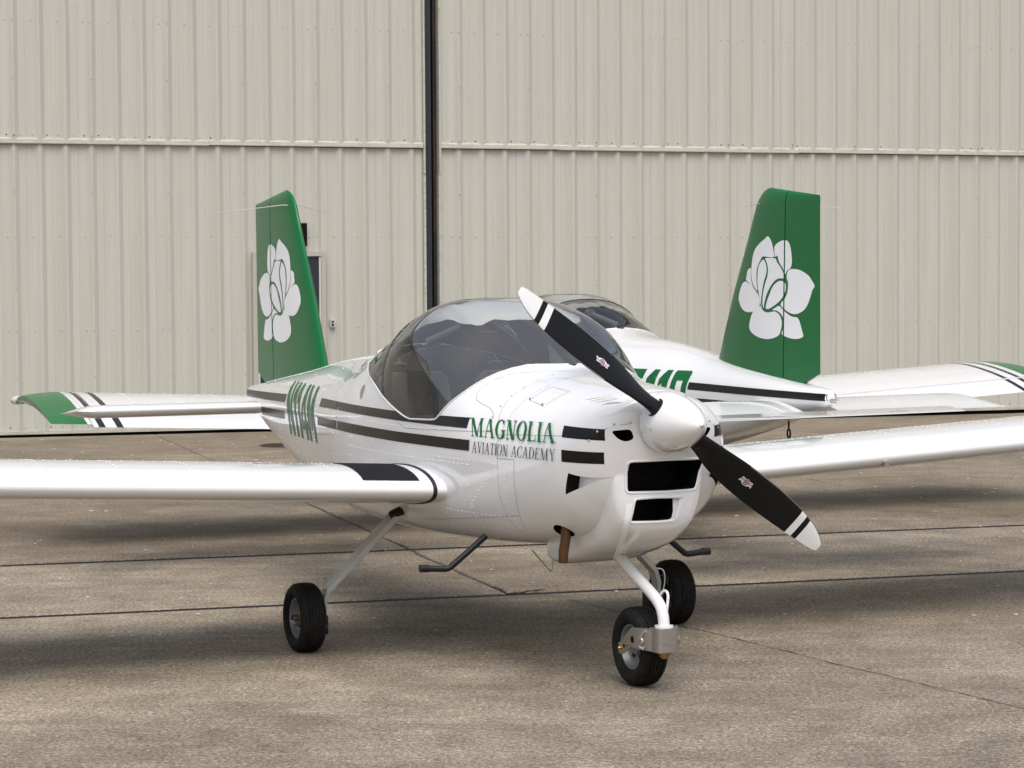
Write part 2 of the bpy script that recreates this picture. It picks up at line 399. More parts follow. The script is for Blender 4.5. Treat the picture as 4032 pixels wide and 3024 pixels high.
def wbox(name, key, s0, s1, z0, z1, o0, o1, m, parent):
    def b():
        V = [wallp(s, z, o_) for s in (s0, s1) for o_ in (o0, o1) for z in (z0, z1)]
        return mk(name, V, [(0, 1, 3, 2), (4, 6, 7, 5), (0, 4, 5, 1), (2, 3, 7, 6), (0, 2, 6, 4), (1, 5, 7, 3)], m, 0)
    return part(name, key, b, parent)
def dome_vf(c, nrm, r, h, k=6):
    n_ = Vector(nrm).normalized(); a = n_.orthogonal().normalized(); b = n_.cross(a); V = []; c = Vector(c) - n_*h*0.15
    for q in range(k): V.append(c + (a*cos(2*pi*q/k)+b*sin(2*pi*q/k))*r)
    for q in range(k): V.append(c + n_*h*.75 + (a*cos(2*pi*q/k)+b*sin(2*pi*q/k))*r*.62)
    V.append(c + n_*h); F = []
    for q in range(k):
        q2 = (q+1) % k; F += [(q, q2, k+q2, k+q), (k+q, k+q2, 2*k)]
    return V, F
ZG0, ZG1, ZTOP = 3.482, 3.545, 6.6
def leaf(name, label, base, kmin, kmax, s_lo, s_hi, seed):
    th = empty(name, wallp((s_lo+s_hi)/2, 0)); th_inv = th.location.copy()
    tag(th, label, 'hangar door', 'sliding doors of the hangar')
    rnd = random.Random(seed); scr = []; rust = []
    for k in range(kmin, kmax+1):
        s = base + .9144*k
        a, b = max(-.1518, s_lo - s), min(.7614, s_hi - s)
        if b - a < .05: continue
        for tier, (z0, z1) in enumerate([(.05, ZG0-.004), (ZG1-.01, ZTOP)]):
            o = part('panel', 'panel%d_%.3f_%.3f' % (tier, a, b), lambda: panel_mesh(z0, z1, a, b), th)
            o.location = wallp(s, 0, (0.0 if tier == 0 else .018) + rnd.uniform(-.0015, .0015)) - th_inv
        for c in (0, 1, 2):
            sc = s + c*.3048
            if not (s_lo+.06 < sc < s_hi-.06): continue
            for z, full in [(6.2, 1), (5.6, 0), (4.936, 1), (4.253, 0), (3.580, 2), (2.908, 0), (2.378, 1), (1.763, 0), (1.25, 1), (.694, 0), (.10, 2)]:
                off = .018 if z > 3.55 else 0.0
                pts = []
                if c == 0: pts.append((sc, .034+off))
                if full >= 1: pts.append((sc-.085, off))
                if full == 2: pts.append((sc+.085, off))
                for ss, oo in pts:
                    if -3.42 < ss < -2.36 and z < 2.3: continue
                    (rust if (full == 2 and rnd.random() < .28) else scr).append(dome_vf(wallp(ss, z+rnd.uniform(-.006, .006), oo)-th_inv, WN, .0105, .009))
    def put(nm, lst, m):
        V, F = join_vf(lst); o = bpy.data.objects.new(nm, mk(nm, V, F, m)); link(o, th); o['kind'] = 'stuff'
    put('screw_rows', scr, 'screw_paint')
    if rust: put('rusty_screw_rows', rust, 'screw_rust')
    # flashing strips between the two tiers, in lengths
    cuts = [s_lo] + [c for c in [-8.2, -3.86, .63, 3.98, 8.9] if s_lo+.3 < c < s_hi-.3] + [s_hi]
    for i, (a, b) in enumerate(zip(cuts, cuts[1:])):
        dz = (-1)**i*.003
        def fb(a=a, b=b, dz=dz):
            pr = [(ZG0+dz, -.01), (ZG0+dz, .052), (ZG0+.008+dz, .055), (ZG1-.010+dz, .050), (ZG1+dz, .040), (ZG1+.012+dz, .012)]
            V, F = grid([[wallp(s, z, o_)-th_inv for z, o_ in pr] for s in (a+.001, b-.001)])
            F += [tuple(range(6)), tuple(range(11, 5, -1))]
            return mk('flashing_strip', V, F, 'wall_trim', 0)
        part('flashing_strip', 'flash%s%d' % (name+str(seed), i), fb, th)
    def rel(nm, s0, s1, z0, z1, o0, o1, m, par):
        V = [wallp(s, z, o_)-th_inv for s in (s0, s1) for o_ in (o0, o1) for z in (z0, z1)]
        o = bpy.data.objects.new(nm, mk(nm, V, [(0, 1, 3, 2), (4, 6, 7, 5), (0, 4, 5, 1), (2, 3, 7, 6), (0, 2, 6, 4), (1, 5, 7, 3)], m, 0)); link(o, par); return o
    rel('bottom_rail', s_lo+.002, s_hi-.002, .022, .048, -.10, .050, 'wall_trim', th)
    rel('backing_frame', s_lo+.03, s_hi-.03, .03, ZTOP-.02, -.14, -.02, 'cabin_dark', th)
    return th, rel, th_inv
L_, relL, invL = leaf('hangar_door', 'left sliding hangar door of beige ribbed sheet with a walk-through door', -6.1843, -8, 5, -13.0, -1.16, 1)
R_, relR, invR = leaf('hangar_door', 'right sliding hangar door of beige ribbed sheet behind the green tail with NO walk-through door', -.6887, -1, 16, -.945, 13.6, 2)
R_['label'] = 'right sliding hangar door of plain beige ribbed sheet behind the right-hand tail'
# edge angles either side of the gap
relL('edge_angle', -1.158, -1.128, .05, 3.16, -.13, .045, 'wall_trim', L_); relL('edge_angle', -1.158, -1.134, 3.163, ZTOP, -.13, .06, 'wall_trim', L_)
relR('edge_angle', -.960, -.925, .05, 3.16, -.13, .045, 'wall_trim', R_); relR('edge_angle', -.955, -.930, 3.163, ZTOP, -.13, .06, 'wall_trim', R_)
# walk-through door in the left leaf
dr = relL('walk_door', -3.29, -2.485, .05, 2.135, .040, .058, 'door_dark', L_)
for s0, s1, z0, z1 in [(-3.345, -3.29, .05, 2.135), (-2.485, -2.43, .05, 2.135), (-3.345, -2.43, 2.137, 2.19)]:
    relL('frame', s0, s1, z0, z1, .02, .085, 'frame_beige', dr)
for s0, s1 in [(-3.288, -3.262), (-2.513, -2.487)]: relL('stop', s0, s1, .052, 2.13, .0585, .074, 'box_grey', dr)
o = part('handle', 'walkhandle', lambda: mk('handle', *join_vf([tube_vf([wallp(-3.19, 1.0, .058)-invL, wallp(-3.19, 1.0, .105)-invL], .012), tube_vf([wallp(-3.19, 1.0, .10)-invL, wallp(-3.09, 1.0, .10)-invL], .010)]), 'steel'), dr)
# small things fixed to the wall
sg = empty('wall_plaque', wallp(-2.76, 2.26)); tag(sg, 'small black plaque on the wall above the walk-through door', 'plaque')
def relw(th, nm, s0, s1, z0, z1, o0, o1, m, par=None):
    V = [wallp(s, z, o_)-th.location for s in (s0, s1) for o_ in (o0, o1) for z in (z0, z1)]
    o = bpy.data.objects.new(nm, mk(nm, V, [(0, 1, 3, 2), (4, 6, 7, 5), (0, 4, 5, 1), (2, 3, 7, 6), (0, 2, 6, 4), (1, 5, 7, 3)], m, 0)); link(o, par or th); return o
relw(sg, 'plate', -2.86, -2.655, 2.267, 2.54, .040, .056, 'matt_black'); relw(sg, 'rim', -2.865, -2.650, 2.262, 2.266, .034, .06, 'black_tube'); relw(sg, 'rim', -2.865, -2.650, 2.541, 2.545, .034, .06, 'black_tube')
sw = empty('switch_box', wallp(-2.34, 1.25)); tag(sw, 'small grey switch box on the wall right of the walk-through door', 'switch box')
relw(sw, 'box', -2.369, -2.312, 1.258, 1.352, .002, .05, 'box_grey'); relw(sw, 'switch_plate', -2.356, -2.325, 1.272, 1.338, .0505, .054, 'cabin_dark'); relw(sw, 'toggle', -2.345, -2.336, 1.296, 1.320, .0545, .066, 'box_grey')
# gap posts and hangar shell
hg = empty('hangar', wallp(0, 0)); tag(hg, 'large hangar building behind both sliding doors', 'building')
relw(hg, 'steel_post', -1.115, -1.035, .0, ZTOP, -.20, -.03, 'post_blue_black'); relw(hg, 'steel_post', -1.000, -.955, .0, ZTOP, -.22, -.06, 'post_rusty')
relw(hg, 'threshold', -13.2, 13.7, -.02, .012, -.35, -.01, 'matt_black')
relw(hg, 'wall', -25, -13.02, 0, 9.0, -.2, .0, 'wall_sheet'); relw(hg, 'wall', 13.62, 26, 0, 9.0, -.2, .0, 'wall_sheet')
relw(hg, 'header_wall', -13.01, 13.61, ZTOP+.03, 9.0, -.2, .09, 'wall_sheet'); relw(hg, 'back_wall', -25, 26, 0, 9.0, -24.2, -24.0, 'wall_sheet')
relw(hg, 'side_wall', -25.2, -25.01, 0, 9.0, -24.0, -.01, 'wall_sheet'); relw(hg, 'side_wall', 26.01, 26.2, 0, 9.0, -24.0, -.01, 'wall_sheet')
def roofm():
    V = [wallp(s, z, o_)-hg.location for s in (-25.6, 26.6) for o_, z in ((.6, 9.0), (-12, 11.2), (-24.8, 9.0), (.6, 9.15), (-12, 11.35), (-24.8, 9.15))]
    return mk('roof', V, [(0, 1, 2, 5, 4, 3), (6, 9, 10, 11, 8, 7), (3, 4, 10, 9), (4, 5, 11, 10), (0, 6, 7, 1), (1, 7, 8, 2), (0, 3, 9, 6), (2, 8, 11, 5)], 'roof_sheet', 0)
part('roof', 'roof', roofm, hg)

# ================================================================== AIRPLANE (local: X forward, Y left, Z up, origin on the ground under the main axle)
FT = [  # X, half width, bottom, widest height, top, top exponent, bottom exponent
 (-3.845, .010, 1.055, 1.070, 1.088, 2.0, 2.0), (-3.835, .034, 1.030, 1.068, 1.102, 2.0, 2.2), (-3.80, .052, 1.012, 1.066, 1.112, 2.1, 2.5), (-3.60, .090, .965, 1.062, 1.133, 2.1, 3.0), (-3.30, .135, .893, 1.050, 1.165, 2.2, 3.5),
 (-2.42, .262, .715, 1.030, 1.266, 1.95, 4.5), (-1.70, .372, .600, 1.030, 1.356, 1.82, 5.0), (-1.15, .464, .560, 1.040, 1.396, 1.90, 5.0), (-.88, .506, .549, 1.050, 1.440, 1.95, 5.0),
 (-.50, .546, .538, 1.060, 1.580, 1.98, 4.8), (-.20, .563, .533, 1.060, 1.660, 2.35, 4.6), (.10, .571, .535, 1.060, 1.685, 2.95, 4.4), (.40, .558, .542, 1.055, 1.636, 2.8, 4.2),
 (.70, .536, .553, 1.040, 1.484, 2.10, 4.0), (.95, .510, .567, 1.010, 1.363, 1.94, 3.6), (1.20, .477, .590, 1.000, 1.336, 1.94, 3.0), (1.40, .444, .622, 1.000, 1.321, 1.94, 2.65),
 (1.55, .405, .675, 1.020, 1.309, 1.96, 2.5), (1.64, .363, .745, 1.055, 1.300, 2.0, 2.2), (1.70, .316, .830, 1.085, 1.294, 2.0, 2.1), (1.74, .259, .915, 1.120, 1.286, 2.0, 2.0),
 (1.77, .193, .980, 1.150, 1.286, 2.0, 2.0), (1.785, .135, 1.025, 1.158, 1.285, 2.0, 2.0)]
_FX = [r_[0] for r_ in FT]; FF = [pchip(_FX, [r_[k] for r_ in FT]) for k in range(1, 7)]
XG0, XG1 = -.879, .895
_zs = [(-.84, 1.415), (-.78, 1.395), (-.70, 1.370), (-.62, 1.350), (-.553, 1.336), (-.456, 1.308), (-.246, 1.266), (-.053, 1.205), (.117, 1.155), (.250, 1.121), (.285, 1.116), (.40, 1.119), (.555, 1.126), (.607, 1.159), (.654, 1.201), (.723, 1.257), (.754, 1.292), (.777, 1.321), (.812, 1.360), (.843, 1.379)]
ZS = pchip([-.88] + [q[0] for q in _zs] + [.896], [FF[3](-.88)] + [q[1] for q in _zs] + [FF[3](.896)])
def fpt(X, t, side=1):
    w, zb, zm, zt, nt, nb = [f(X) for f in FF]
    n_ = nt if t > 0 else nb; c = max(0.0, cos(t))**(2/n_); s = abs(sin(t))**(2/n_)
    return Vector((X, side*w*c, zm + (zt-zm)*s if t > 0 else zm - (zm-zb)*s))
def t_of_z(X, z):
    w, zb, zm, zt, nt, nb = [f(X) for f in FF]
    if z >= zm:
        q = min(1.0, (z-zm)/(zt-zm)); return math.asin(q**(nt/2))
    q = min(1.0, (zm-z)/(zm-zb)); return -math.asin(q**(nb/2))
def y_of(X, z): return fpt(X, t_of_z(X, z)).y
def ts_of(X): return t_of_z(X, ZS(X)) if XG0 <= X <= XG1 else pi/2
XCOWL = 1.128
def frange(a, b, step):
    n_ = max(1, int(round((b-a)/step))); return [a+(b-a)*k/n_ for k in range(n_+1)]
def tlow(te, n_=30):
    out = []
    for k in range(n_+1):
        u = k/n_; out.append(-pi/2 + (te+pi/2)*u)
    return out
def body_rows(xs):
    rows = []
    for X in xs:
        tt = tlow(ts_of(X)); L = [fpt(X, t, 1) for t in reversed(tt)]; R = [fpt(X, t, -1) for t in tt[1:]]; rows.append(L+R)
    return rows
def weld(name, V, F, mats, smooth=40, dist=1e-4):
    bm = bmesh.new(); vs = [bm.verts.new(v) for v in V]
    for f in F:
        try: bm.faces.new([vs[i] for i in f])
        except ValueError: pass
    bmesh.ops.remove_doubles(bm, verts=bm.verts, dist=dist); bmesh.ops.dissolve_degenerate(bm, dist=1e-5, edges=bm.edges)
    return frombm(name, bm, mats, smooth)
def fuselage_mesh():
    xs = [-3.845, -3.84, -3.835, -3.825, -3.81] + frange(-3.79, XG0, .035) + frange(XG0, XG1, .02)[1:] + frange(XG1, XCOWL, .02)[1:]
    V, F = grid(body_rows(xs)); k = len(body_rows(xs[:1])[0]); F.append(tuple(range(k)))
    # lip along the canopy opening so that the shell has thickness
    return weld('fuselage', V, F, 'white_paint', 45)
def canopy_mesh(front, aft=False):
    """bubble above the sill line, split at the arch into windscreen and tinted canopy"""
    V = []; F = []; xs = frange(XG0, XG1, .02); rows = []
    n_ = 40
    for X in xs:
        ts = ts_of(X); tt = [ts+(pi/2-ts)*k/n_ for k in range(n_+1)]
        rows.append([fpt(X, t, 1) for t in tt] + [fpt(X, t, -1) for t in reversed(tt[:-1])])
    V, F = grid(rows); bm = bmesh.new(); vs = [bm.verts.new(v) for v in V]
    for f in F: bm.faces.new([vs[i] for i in f])
    bmesh.ops.remove_doubles(bm, verts=bm.verts, dist=1e-5)
    # cut along the arch frame: leans back from the sill, then stands nearly upright over the top
    allg = lambda sel: [f for f in bm.faces if sel(f)]
    bmesh.ops.bisect_plane(bm, geom=bm.verts[:]+bm.edges[:]+bm.faces[:], plane_co=(0, 0, ARCH_Z), plane_no=(0, 0, 1), dist=1e-6)
    for low in (True, False):
        fs = [f for f in bm.faces if (f.calc_center_median().z < ARCH_Z) == low]; es = list({e for f in fs for e in f.edges}); vs2 = list({v for f in fs for v in f.verts})
        x0 = arch_x(1.2); no = Vector((1, 0, 1.80)) if low else Vector((1, 0, .20))
        bmesh.ops.bisect_plane(bm, geom=vs2+es+fs, plane_co=(x0, 0, 1.2) if low else (arch_x(ARCH_Z), 0, ARCH_Z), plane_no=no.normalized(), dist=1e-6)
    hn = Vector((1, 0, -HOOP[2])).normalized(); hc = Vector((HOOP[0], 0, HOOP[1]))
    bmesh.ops.bisect_plane(bm, geom=bm.verts[:]+bm.edges[:]+bm.faces[:], plane_co=hc, plane_no=hn, dist=1e-6)
    def zone(c): return 'f' if c.x > arch_x(c.z) else ('a' if (c-hc).dot(hn) < 0 else 'm')
    want = 'f' if front else ('a' if aft else 'm')
    kill = [f for f in bm.faces if zone(f.calc_center_median()) != want]
    bmesh.ops.delete(bm, geom=kill, context='FACES')
    return frombm('glass', bm, 'windscreen_glass' if front else ('dark_glass' if aft else 'tinted_glass'), 180)
ARCH_Z = 1.50
def arch_x(z): return .655-1.80*(z-1.20) if z < ARCH_Z else .655-1.80*(ARCH_Z-1.20)-.20*(z-ARCH_Z)
def apply_bool(me, cutter_me, op):
    a = bpy.data.objects.new('tmp_a', me); b = bpy.data.objects.new('tmp_b', cutter_me); COL.objects.link(a); COL.objects.link(b)
    md = a.modifiers.new('b', 'BOOLEAN'); md.operation = op; md.object = b; md.solver = 'EXACT'
    try: md.material_mode = 'TRANSFER'
    except Exception: pass
    dg = bpy.context.evaluated_depsgraph_get(); r_ = bpy.data.meshes.new_from_object(a.evaluated_get(dg), depsgraph=dg)
    bpy.data.objects.remove(a); bpy.data.objects.remove(b); return r_
def rounded_poly(pts, r=.02, n_=5):
    out = []; k = len(pts)
    for i in range(k):
        p = Vector(pts[i]); a = (Vector(pts[i-1])-p); b = (Vector(pts[(i+1) % k])-p); rr_ = min(r, a.length*.45, b.length*.45)
        p0 = p+a.normalized()*rr_; p1 = p+b.normalized()*rr_
        for q in range(n_+1):
            t = q/n_; out.append((p0*(1-t)**2 + p*2*t*(1-t) + p1*t*t))
    return out
def prism_x(poly, x0, x1, m, taper=1.0):
    """closed prism along X from a (Y, Z) outline"""
    k = len(poly); c = sum((Vector(p) for p in poly), Vector((0, 0)))/k
    V = [Vector((x0, p[0], p[1])) for p in poly] + [Vector((x1, c.x+(p[0]-c.x)*taper, c.y+(p[1]-c.y)*taper)) for p in poly]
    F = [tuple(range(k)), tuple(range(2*k-1, k-1, -1))] + [(i, (i+1) % k, k+(i+1) % k, k+i) for i in range(k)]
    bm = bmesh.new(); vs = [bm.verts.new(v) for v in V]
    for f in F: bm.faces.new([vs[i] for i in f])
    return frombm('cut', bm, m, 0)
def prism_poly(V8, F, m):
    bm = bmesh.new(); vs = [bm.verts.new(v) for v in V8]
    for f in F: bm.faces.new([vs[i] for i in f])
    return frombm('cut', bm, m, 0)
CHIN = [  # X, half width, bottom, top, exponent
 (1.02, .13, .570, .63, 4.0), (1.032, .185, .510, .68, 4.5), (1.055, .212, .488, .74, 5.0), (1.20, .218, .508, .82, 5.0), (1.40, .214, .560, .90, 4.6), (1.55, .210, .606, .95, 4.0), (1.65, .204, .648, .98, 3.2), (1.70, .196, .682, 1.00, 3.2), (1.725, .182, .712, .995, 3.0), (1.735, .15, .745, .97, 3.0)]
def chin_mesh():
    cf = [pchip([c[0] for c in CHIN], [c[k] for c in CHIN]) for k in range(1, 5)]; rows = []
    for X in frange(1.02, 1.735, .0145):
        w, zb, zt, n_ = [f(X) for f in cf]; zc = (zb+zt)/2; h = (zt-zb)/2; row = []
        for k in range(48):
            a = 2*pi*k/48; c = cos(a); s = sin(a)
            wz = w*(1.0 + .24*max(0, s+.3)*min(1, (X-1.02)/.4))    # wider towards the top: blends into the cowl cheeks
            row.append(Vector((X, math.copysign(abs(c)**(2/n_), c)*wz, zc + math.copysign(abs(s)**(2/n_), s)*h)))
        rows.append(row)
    V, F = grid(rows, closed_v=True); cap(F, list(range(48))); cap(F, list(range(len(V)-48, len(V))), True)
    return weld('chin', V, F, 'white_paint', 50)
def cowling_mesh():
    xs = frange(XCOWL+.002, 1.62, .02) + frange(1.62, 1.785, .0075)[1:]
    rows = []
    for X in xs:
        tt = [-pi/2+pi*k/44 for k in range(45)]; rows.append([fpt(X, t, 1) for t in reversed(tt)] + [fpt(X, t, -1) for t in tt[1:-1]])
    V, F = grid(rows, closed_v=True); k = len(rows[0]); cap(F, list(range(k))); cap(F, list(range(len(V)-k, len(V))), True)
    me = weld('cowling', V, F, 'white_paint', 40)
    me = apply_bool(me, chin_mesh(), 'UNION')
    big = rounded_poly([(-.160, .995), (.215, .995), (.170, .862), (-.160, .862)], .022)
    me = apply_bool(me, prism_x(big, 2.0, 1.50, 'matt_black', .96), 'DIFFERENCE')
    sm = rounded_poly([(-.117, .832), (.076, .832), (.066, .735), (-.136, .735)], .012)
    me = apply_bool(me, prism_poly([Vector((2.0, y, z)) for y, z in sm] + [Vector((1.52, y, z)) for y, z in sm],
        [tuple(range(len(sm))), tuple(range(2*len(sm)-1, len(sm)-1, -1))] + [(i, (i+1) % len(sm), len(sm)+(i+1) % len(sm), len(sm)+i) for i in range(len(sm))], 'matt_black'), 'DIFFERENCE')
    me = apply_bool(me, prism_poly([Vector((x, y, z)) for z in (.736, .831) for x, y in ((1.695, .060), (1.80, .060), (1.80, .150), (1.734, .116-.040*(.831-z)/.095))],
        [(0, 1, 2, 3), (7, 6, 5, 4), (0, 4, 5, 1), (1, 5, 6, 2), (2, 6, 7, 3), (3, 7, 4, 0)], 'white_paint'), 'DIFFERENCE')
    for s in (-1, 1):
        ov = rounded_poly([(s*.245, 1.128), (s*.160, 1.135), (s*.143, 1.092), (s*.180, 1.078), (s*.215, 1.092)], .018)
        me = apply_bool(me, prism_x(ov, 2.0, 1.52, 'matt_black', .9), 'DIFFERENCE')
        # flush side scoop, deep at its aft end
        x0, x1, z0, z1, zc = SCOOP; rows = []
        for k in range(9):
            u = k/8; hh = (z1-z0)/2*(1-u)**1.5+.003; cz = (z0+z1)/2+(zc-(z0+z1)/2)*u; dp = .060*(1-u)**1.15+.001
            def sv(z, extra=0.0, outer=False):
                xa = x0+.022-(z1-z)*.42; x = xa+(x1-xa)*u; return Vector((x, s*.6 if outer else s*(y_of(x, z)-dp+extra*(1-u)), z))
            rows.append([sv(cz-hh, 0, True), sv(cz-hh, .006), sv(cz-hh*.6), sv(cz+hh*.6), sv(cz+hh, .006), sv(cz+hh, 0, True)])
        V, F = grid(rows, closed_v=True); F.append(tuple(range(6))); F.append(tuple(range(len(V)-6, len(V)))); bm = bmesh.new(); vs = [bm.verts.new(v) for v in V]
        for f in F:
            fc = bm.faces.new([vs[i] for i in f]); fc.material_index = 1 if f == tuple(range(6)) else 0
        me = apply_bool(me, frombm('cut', bm, ['white_paint', 'matt_black'], 0), 'DIFFERENCE')
        V, F = lathe_vf([(.45, .047), (.80, .047)], 28, 'Z', (EXH[0], s*-EXH[1], 0))
        me = apply_bool(me, prism_poly(V, F, 'matt_black'), 'DIFFERENCE')
    for p in me.polygons: p.use_smooth = True
    me.set_sharp_from_angle(angle=radians(38)); me.name = 'cowling'
    return me
SCOOP = (1.583, 1.715, .852, .942, .925)
EXH = (1.390, -.288)

# surface lookup for decals, seams and rivets
SURF = {}
def surf(key, meshes):
    if key not in SURF:
        V = []; F = []
        for me in meshes:
            o_ = len(V); V += [v.co.copy() for v in me.vertices]; F += [tuple(i+o_ for i in p.vertices) for p in me.polygons]
        SURF[key] = BVHTree.FromPolygons(V, F)
    return SURF[key]
def hit_side(bvh, x, z, side, off=.0015):
    h = bvh.ray_cast(Vector((x, side*4, z)), Vector((0, -side, 0)), 8)
    if h[0] is None: return None, None
    n_ = h[1] if h[1].y*side > 0 else -h[1]
    return h[0]+n_*off, n_
ARC_X = frange(-3.8, 1.76, .01); ARC_S = [0.0]
for a_, b_ in zip(ARC_X, ARC_X[1:]): ARC_S.append(ARC_S[-1]+hypot(b_-a_, y_of(b_, 1.09)-y_of(a_, 1.09)))
_i0 = min(range(len(ARC_X)), key=lambda i: abs(ARC_X[i])); _s0 = ARC_S[_i0]; ARC_S = [s-_s0 for s in ARC_S]
def x_of_s(s):
    lo, hi = 0, len(ARC_S)-1
    if s <= ARC_S[0]: return ARC_X[0]
    if s >= ARC_S[-1]: return ARC_X[-1]
    while hi-lo > 1:
        md = (lo+hi)//2
        if ARC_S[md] <= s: lo = md
        else: hi = md
    t = (s-ARC_S[lo])/(ARC_S[hi]-ARC_S[lo]); return ARC_X[lo]+t*(ARC_X[hi]-ARC_X[lo])
def s_of_x(x):
    i = max(0, min(len(ARC_X)-2, int((x-ARC_X[0])/.01))); t = (x-ARC_X[i])/.01; return ARC_S[i]+t*(ARC_S[i+1]-ARC_S[i])
def decal(name, polys, fn, m, step=.03, base=.0014, inc=.00012, drop=None):
    """flat outlines (2-D) cut to small facets and laid on a surface by fn(u, v, offset)"""
    V = []; F = []
    for i, poly in enumerate(polys):
        bm = bmesh.new(); vs = [bm.verts.new((p[0], p[1], 0)) for p in poly]
        for tri in tessellate_polygon([[Vector((p[0], p[1], 0)) for p in poly]]):
            try: bm.faces.new([vs[q] for q in tri])
            except ValueError: pass
        x0, x1 = min(p[0] for p in poly), max(p[0] for p in poly); y0, y1 = min(p[1] for p in poly), max(p[1] for p in poly)
        for ax, lo, hi in ((0, x0, x1), (1, y0, y1)):
            q = math.ceil(lo/step+1e-6)*step
            while q < hi-1e-6:
                no = Vector((1, 0, 0)) if ax == 0 else Vector((0, 1, 0))
                bmesh.ops.bisect_plane(bm, geom=bm.verts[:]+bm.edges[:]+bm.faces[:], plane_co=no*q, plane_no=no, dist=1e-7); q += step
        if drop:
            for co, no, co2, no2 in drop:
                bmesh.ops.bisect_plane(bm, geom=bm.verts[:]+bm.edges[:]+bm.faces[:], plane_co=co, plane_no=no, dist=1e-7)
                bmesh.ops.bisect_plane(bm, geom=bm.verts[:]+bm.edges[:]+bm.faces[:], plane_co=co2, plane_no=no2, dist=1e-7)
                kill = [f for f in bm.faces if (f.calc_center_median()-co).dot(no) > 0 and (f.calc_center_median()-co2).dot(no2) < 0]
                bmesh.ops.delete(bm, geom=kill, context='FACES')
        bm.verts.index_update(); mp_ = {}
        for v in bm.verts:
            p = fn(v.co.x, v.co.y, base+inc*i)
            if p is not None: mp_[v.index] = len(V); V.append(p)
        for f in bm.faces:
            if all(v.index in mp_ for v in f.verts): F.append(tuple(mp_[v.index] for v in f.verts))
        bm.free()
    me = mk(name, V, F, m, 0); return me

# ---- lettering outlines: unit height, returned as polygons plus advance width
def ring(cx, cy, rx, ry, tx, ty, a0, a1, n_=20):
    """elliptic stroke: tx stroke width at the sides, ty at top and bottom"""
    P = []
    for k in range(n_):
        t0 = radians(a0+(a1-a0)*k/n_); t1 = radians(a0+(a1-a0)*(k+1)/n_)
        P.append([(cx+rx*cos(t0), cy+ry*sin(t0)), (cx+rx*cos(t1), cy+ry*sin(t1)), (cx+(rx-tx)*cos(t1), cy+(ry-ty)*sin(t1)), (cx+(rx-tx)*cos(t0), cy+(ry-ty)*sin(t0))])
    return P
def serif_glyph(ch, T, t):
    """T thick stem, t thin stroke"""
    s = t*.8; e = .085
    R = lambda x0, y0, x1, y1: [(x0, y0), (x1, y0), (x1, y1), (x0, y1)]
    foot = lambda x, w: R(x-e, 0, x+w+e, s)
    head = lambda x, w: R(x-e, 1-s, x+w+e, 1)
    dg = lambda xa, ya, xb, yb, w: [(xa, ya), (xa+w, ya), (xb+w, yb), (xb, yb)]
    if ch == 'I': return [R(e, s, e+T, 1-s), foot(e, T), head(e, T)], T+2*e
    if ch == 'L': return [R(e, s, e+T, 1-s), head(e, T), R(0, 0, .62, s*1.2), [(.55, s*1.2), (.62, s*1.2), (.645, .30), (.61, .30)]], .66
    if ch == 'T': return [R(.33-T/2, s, .33+T/2, 1-s*1.2), foot(.33-T/2, T), R(.02, 1-s*1.2, .64, 1), [(.02, 1-s*1.2), (.07, 1-s*1.2), (.035, .72), (.005, .72)], [(.59, 1-s*1.2), (.64, 1-s*1.2), (.655, .72), (.625, .72)]], .66
    if ch == 'E': return [R(e, s*1.2, e+T, 1-s*1.2), R(0, 0, .58, s*1.2), R(0, 1-s*1.2, .56, 1), R(e+T, .5-s*.6, .42, .5+s*.6), [(.52, s*1.2), (.58, s*1.2), (.61, .27), (.58, .27)], [(.50, 1-s*1.2), (.56, 1-s*1.2), (.57, .74), (.54, .74)], R(.40, .38, .43, .62)], .62
    if ch == 'N': return [R(.13, s, .13+t, 1-s), R(.66, s, .66+t, 1-s), dg(.10, 1, .66+t-T*1.25, 0, T*1.25), R(.0, 1-s, .15, 1), R(.04, 0, .28, s), R(.55, 1-s, .82, 1)], .84
    if ch == 'M': return [R(.12, s, .12+t, 1-s), dg(.10, 1, .42, 0, T*1.1), dg(.45+T*.25, 0, .78, 1-s, t), R(.78, s, .78+T, 1-s), R(.0, 1-s, .2, 1), R(.02, 0, .26, s), foot(.78, T), R(.76, 1-s, .78+T+e, 1)], .90+T
    if ch == 'A': return [dg(.09, s, .345, .98, t), dg(.62, s, .34, 1, T*1.05), R(.19, .33, .56, .33+s), R(-.01, 0, .22, s), R(.53, 0, .62+T+.10, s)], .70+T
    if ch == 'V': return [dg(.34, 0, .10, 1-s, T*1.05), dg(.36, .02, .62, 1-s, t), R(.0, 1-s, .12+T+.06, 1), R(.52, 1-s, .76, 1)], .74
    if ch == 'Y': return [dg(.32, .44, .09, 1-s, T*1.05), dg(.36, .46, .60, 1-s, t), R(.345-T/2+.03, s, .345+T/2+.03, .46), foot(.345-T/2+.03, T), R(.0, 1-s, .12+T+.06, 1), R(.50, 1-s, .74, 1)], .72
    if ch == 'O': return ring(.41, .5, .40, .515, T*1.08, t*.8, 0, 360, 36), .82
    if ch == 'C': return ring(.41, .5, .40, .515, T*1.08, t*.8, 42, 318, 30) + [R(.66, .70, .70, .99), [(.70, .15), (.715, .20), (.66, .27), (.65, .22)]], .74
    if ch == 'G': return ring(.41, .5, .40, .515, T*1.08, t*.8, 42, 318, 30) + [R(.66, .70, .70, .99), R(.62, .06, .62+T, .42), R(.52, .42, .62+T+e, .42+s)], .82
    if ch == 'D': return [R(e, s, e+T, 1-s), R(0, 0, .36, s), R(0, 1-s, .36, 1)] + ring(.36, .5, .40, .5, T*1.08, s, -90, 90, 20), .80
    return [], .32
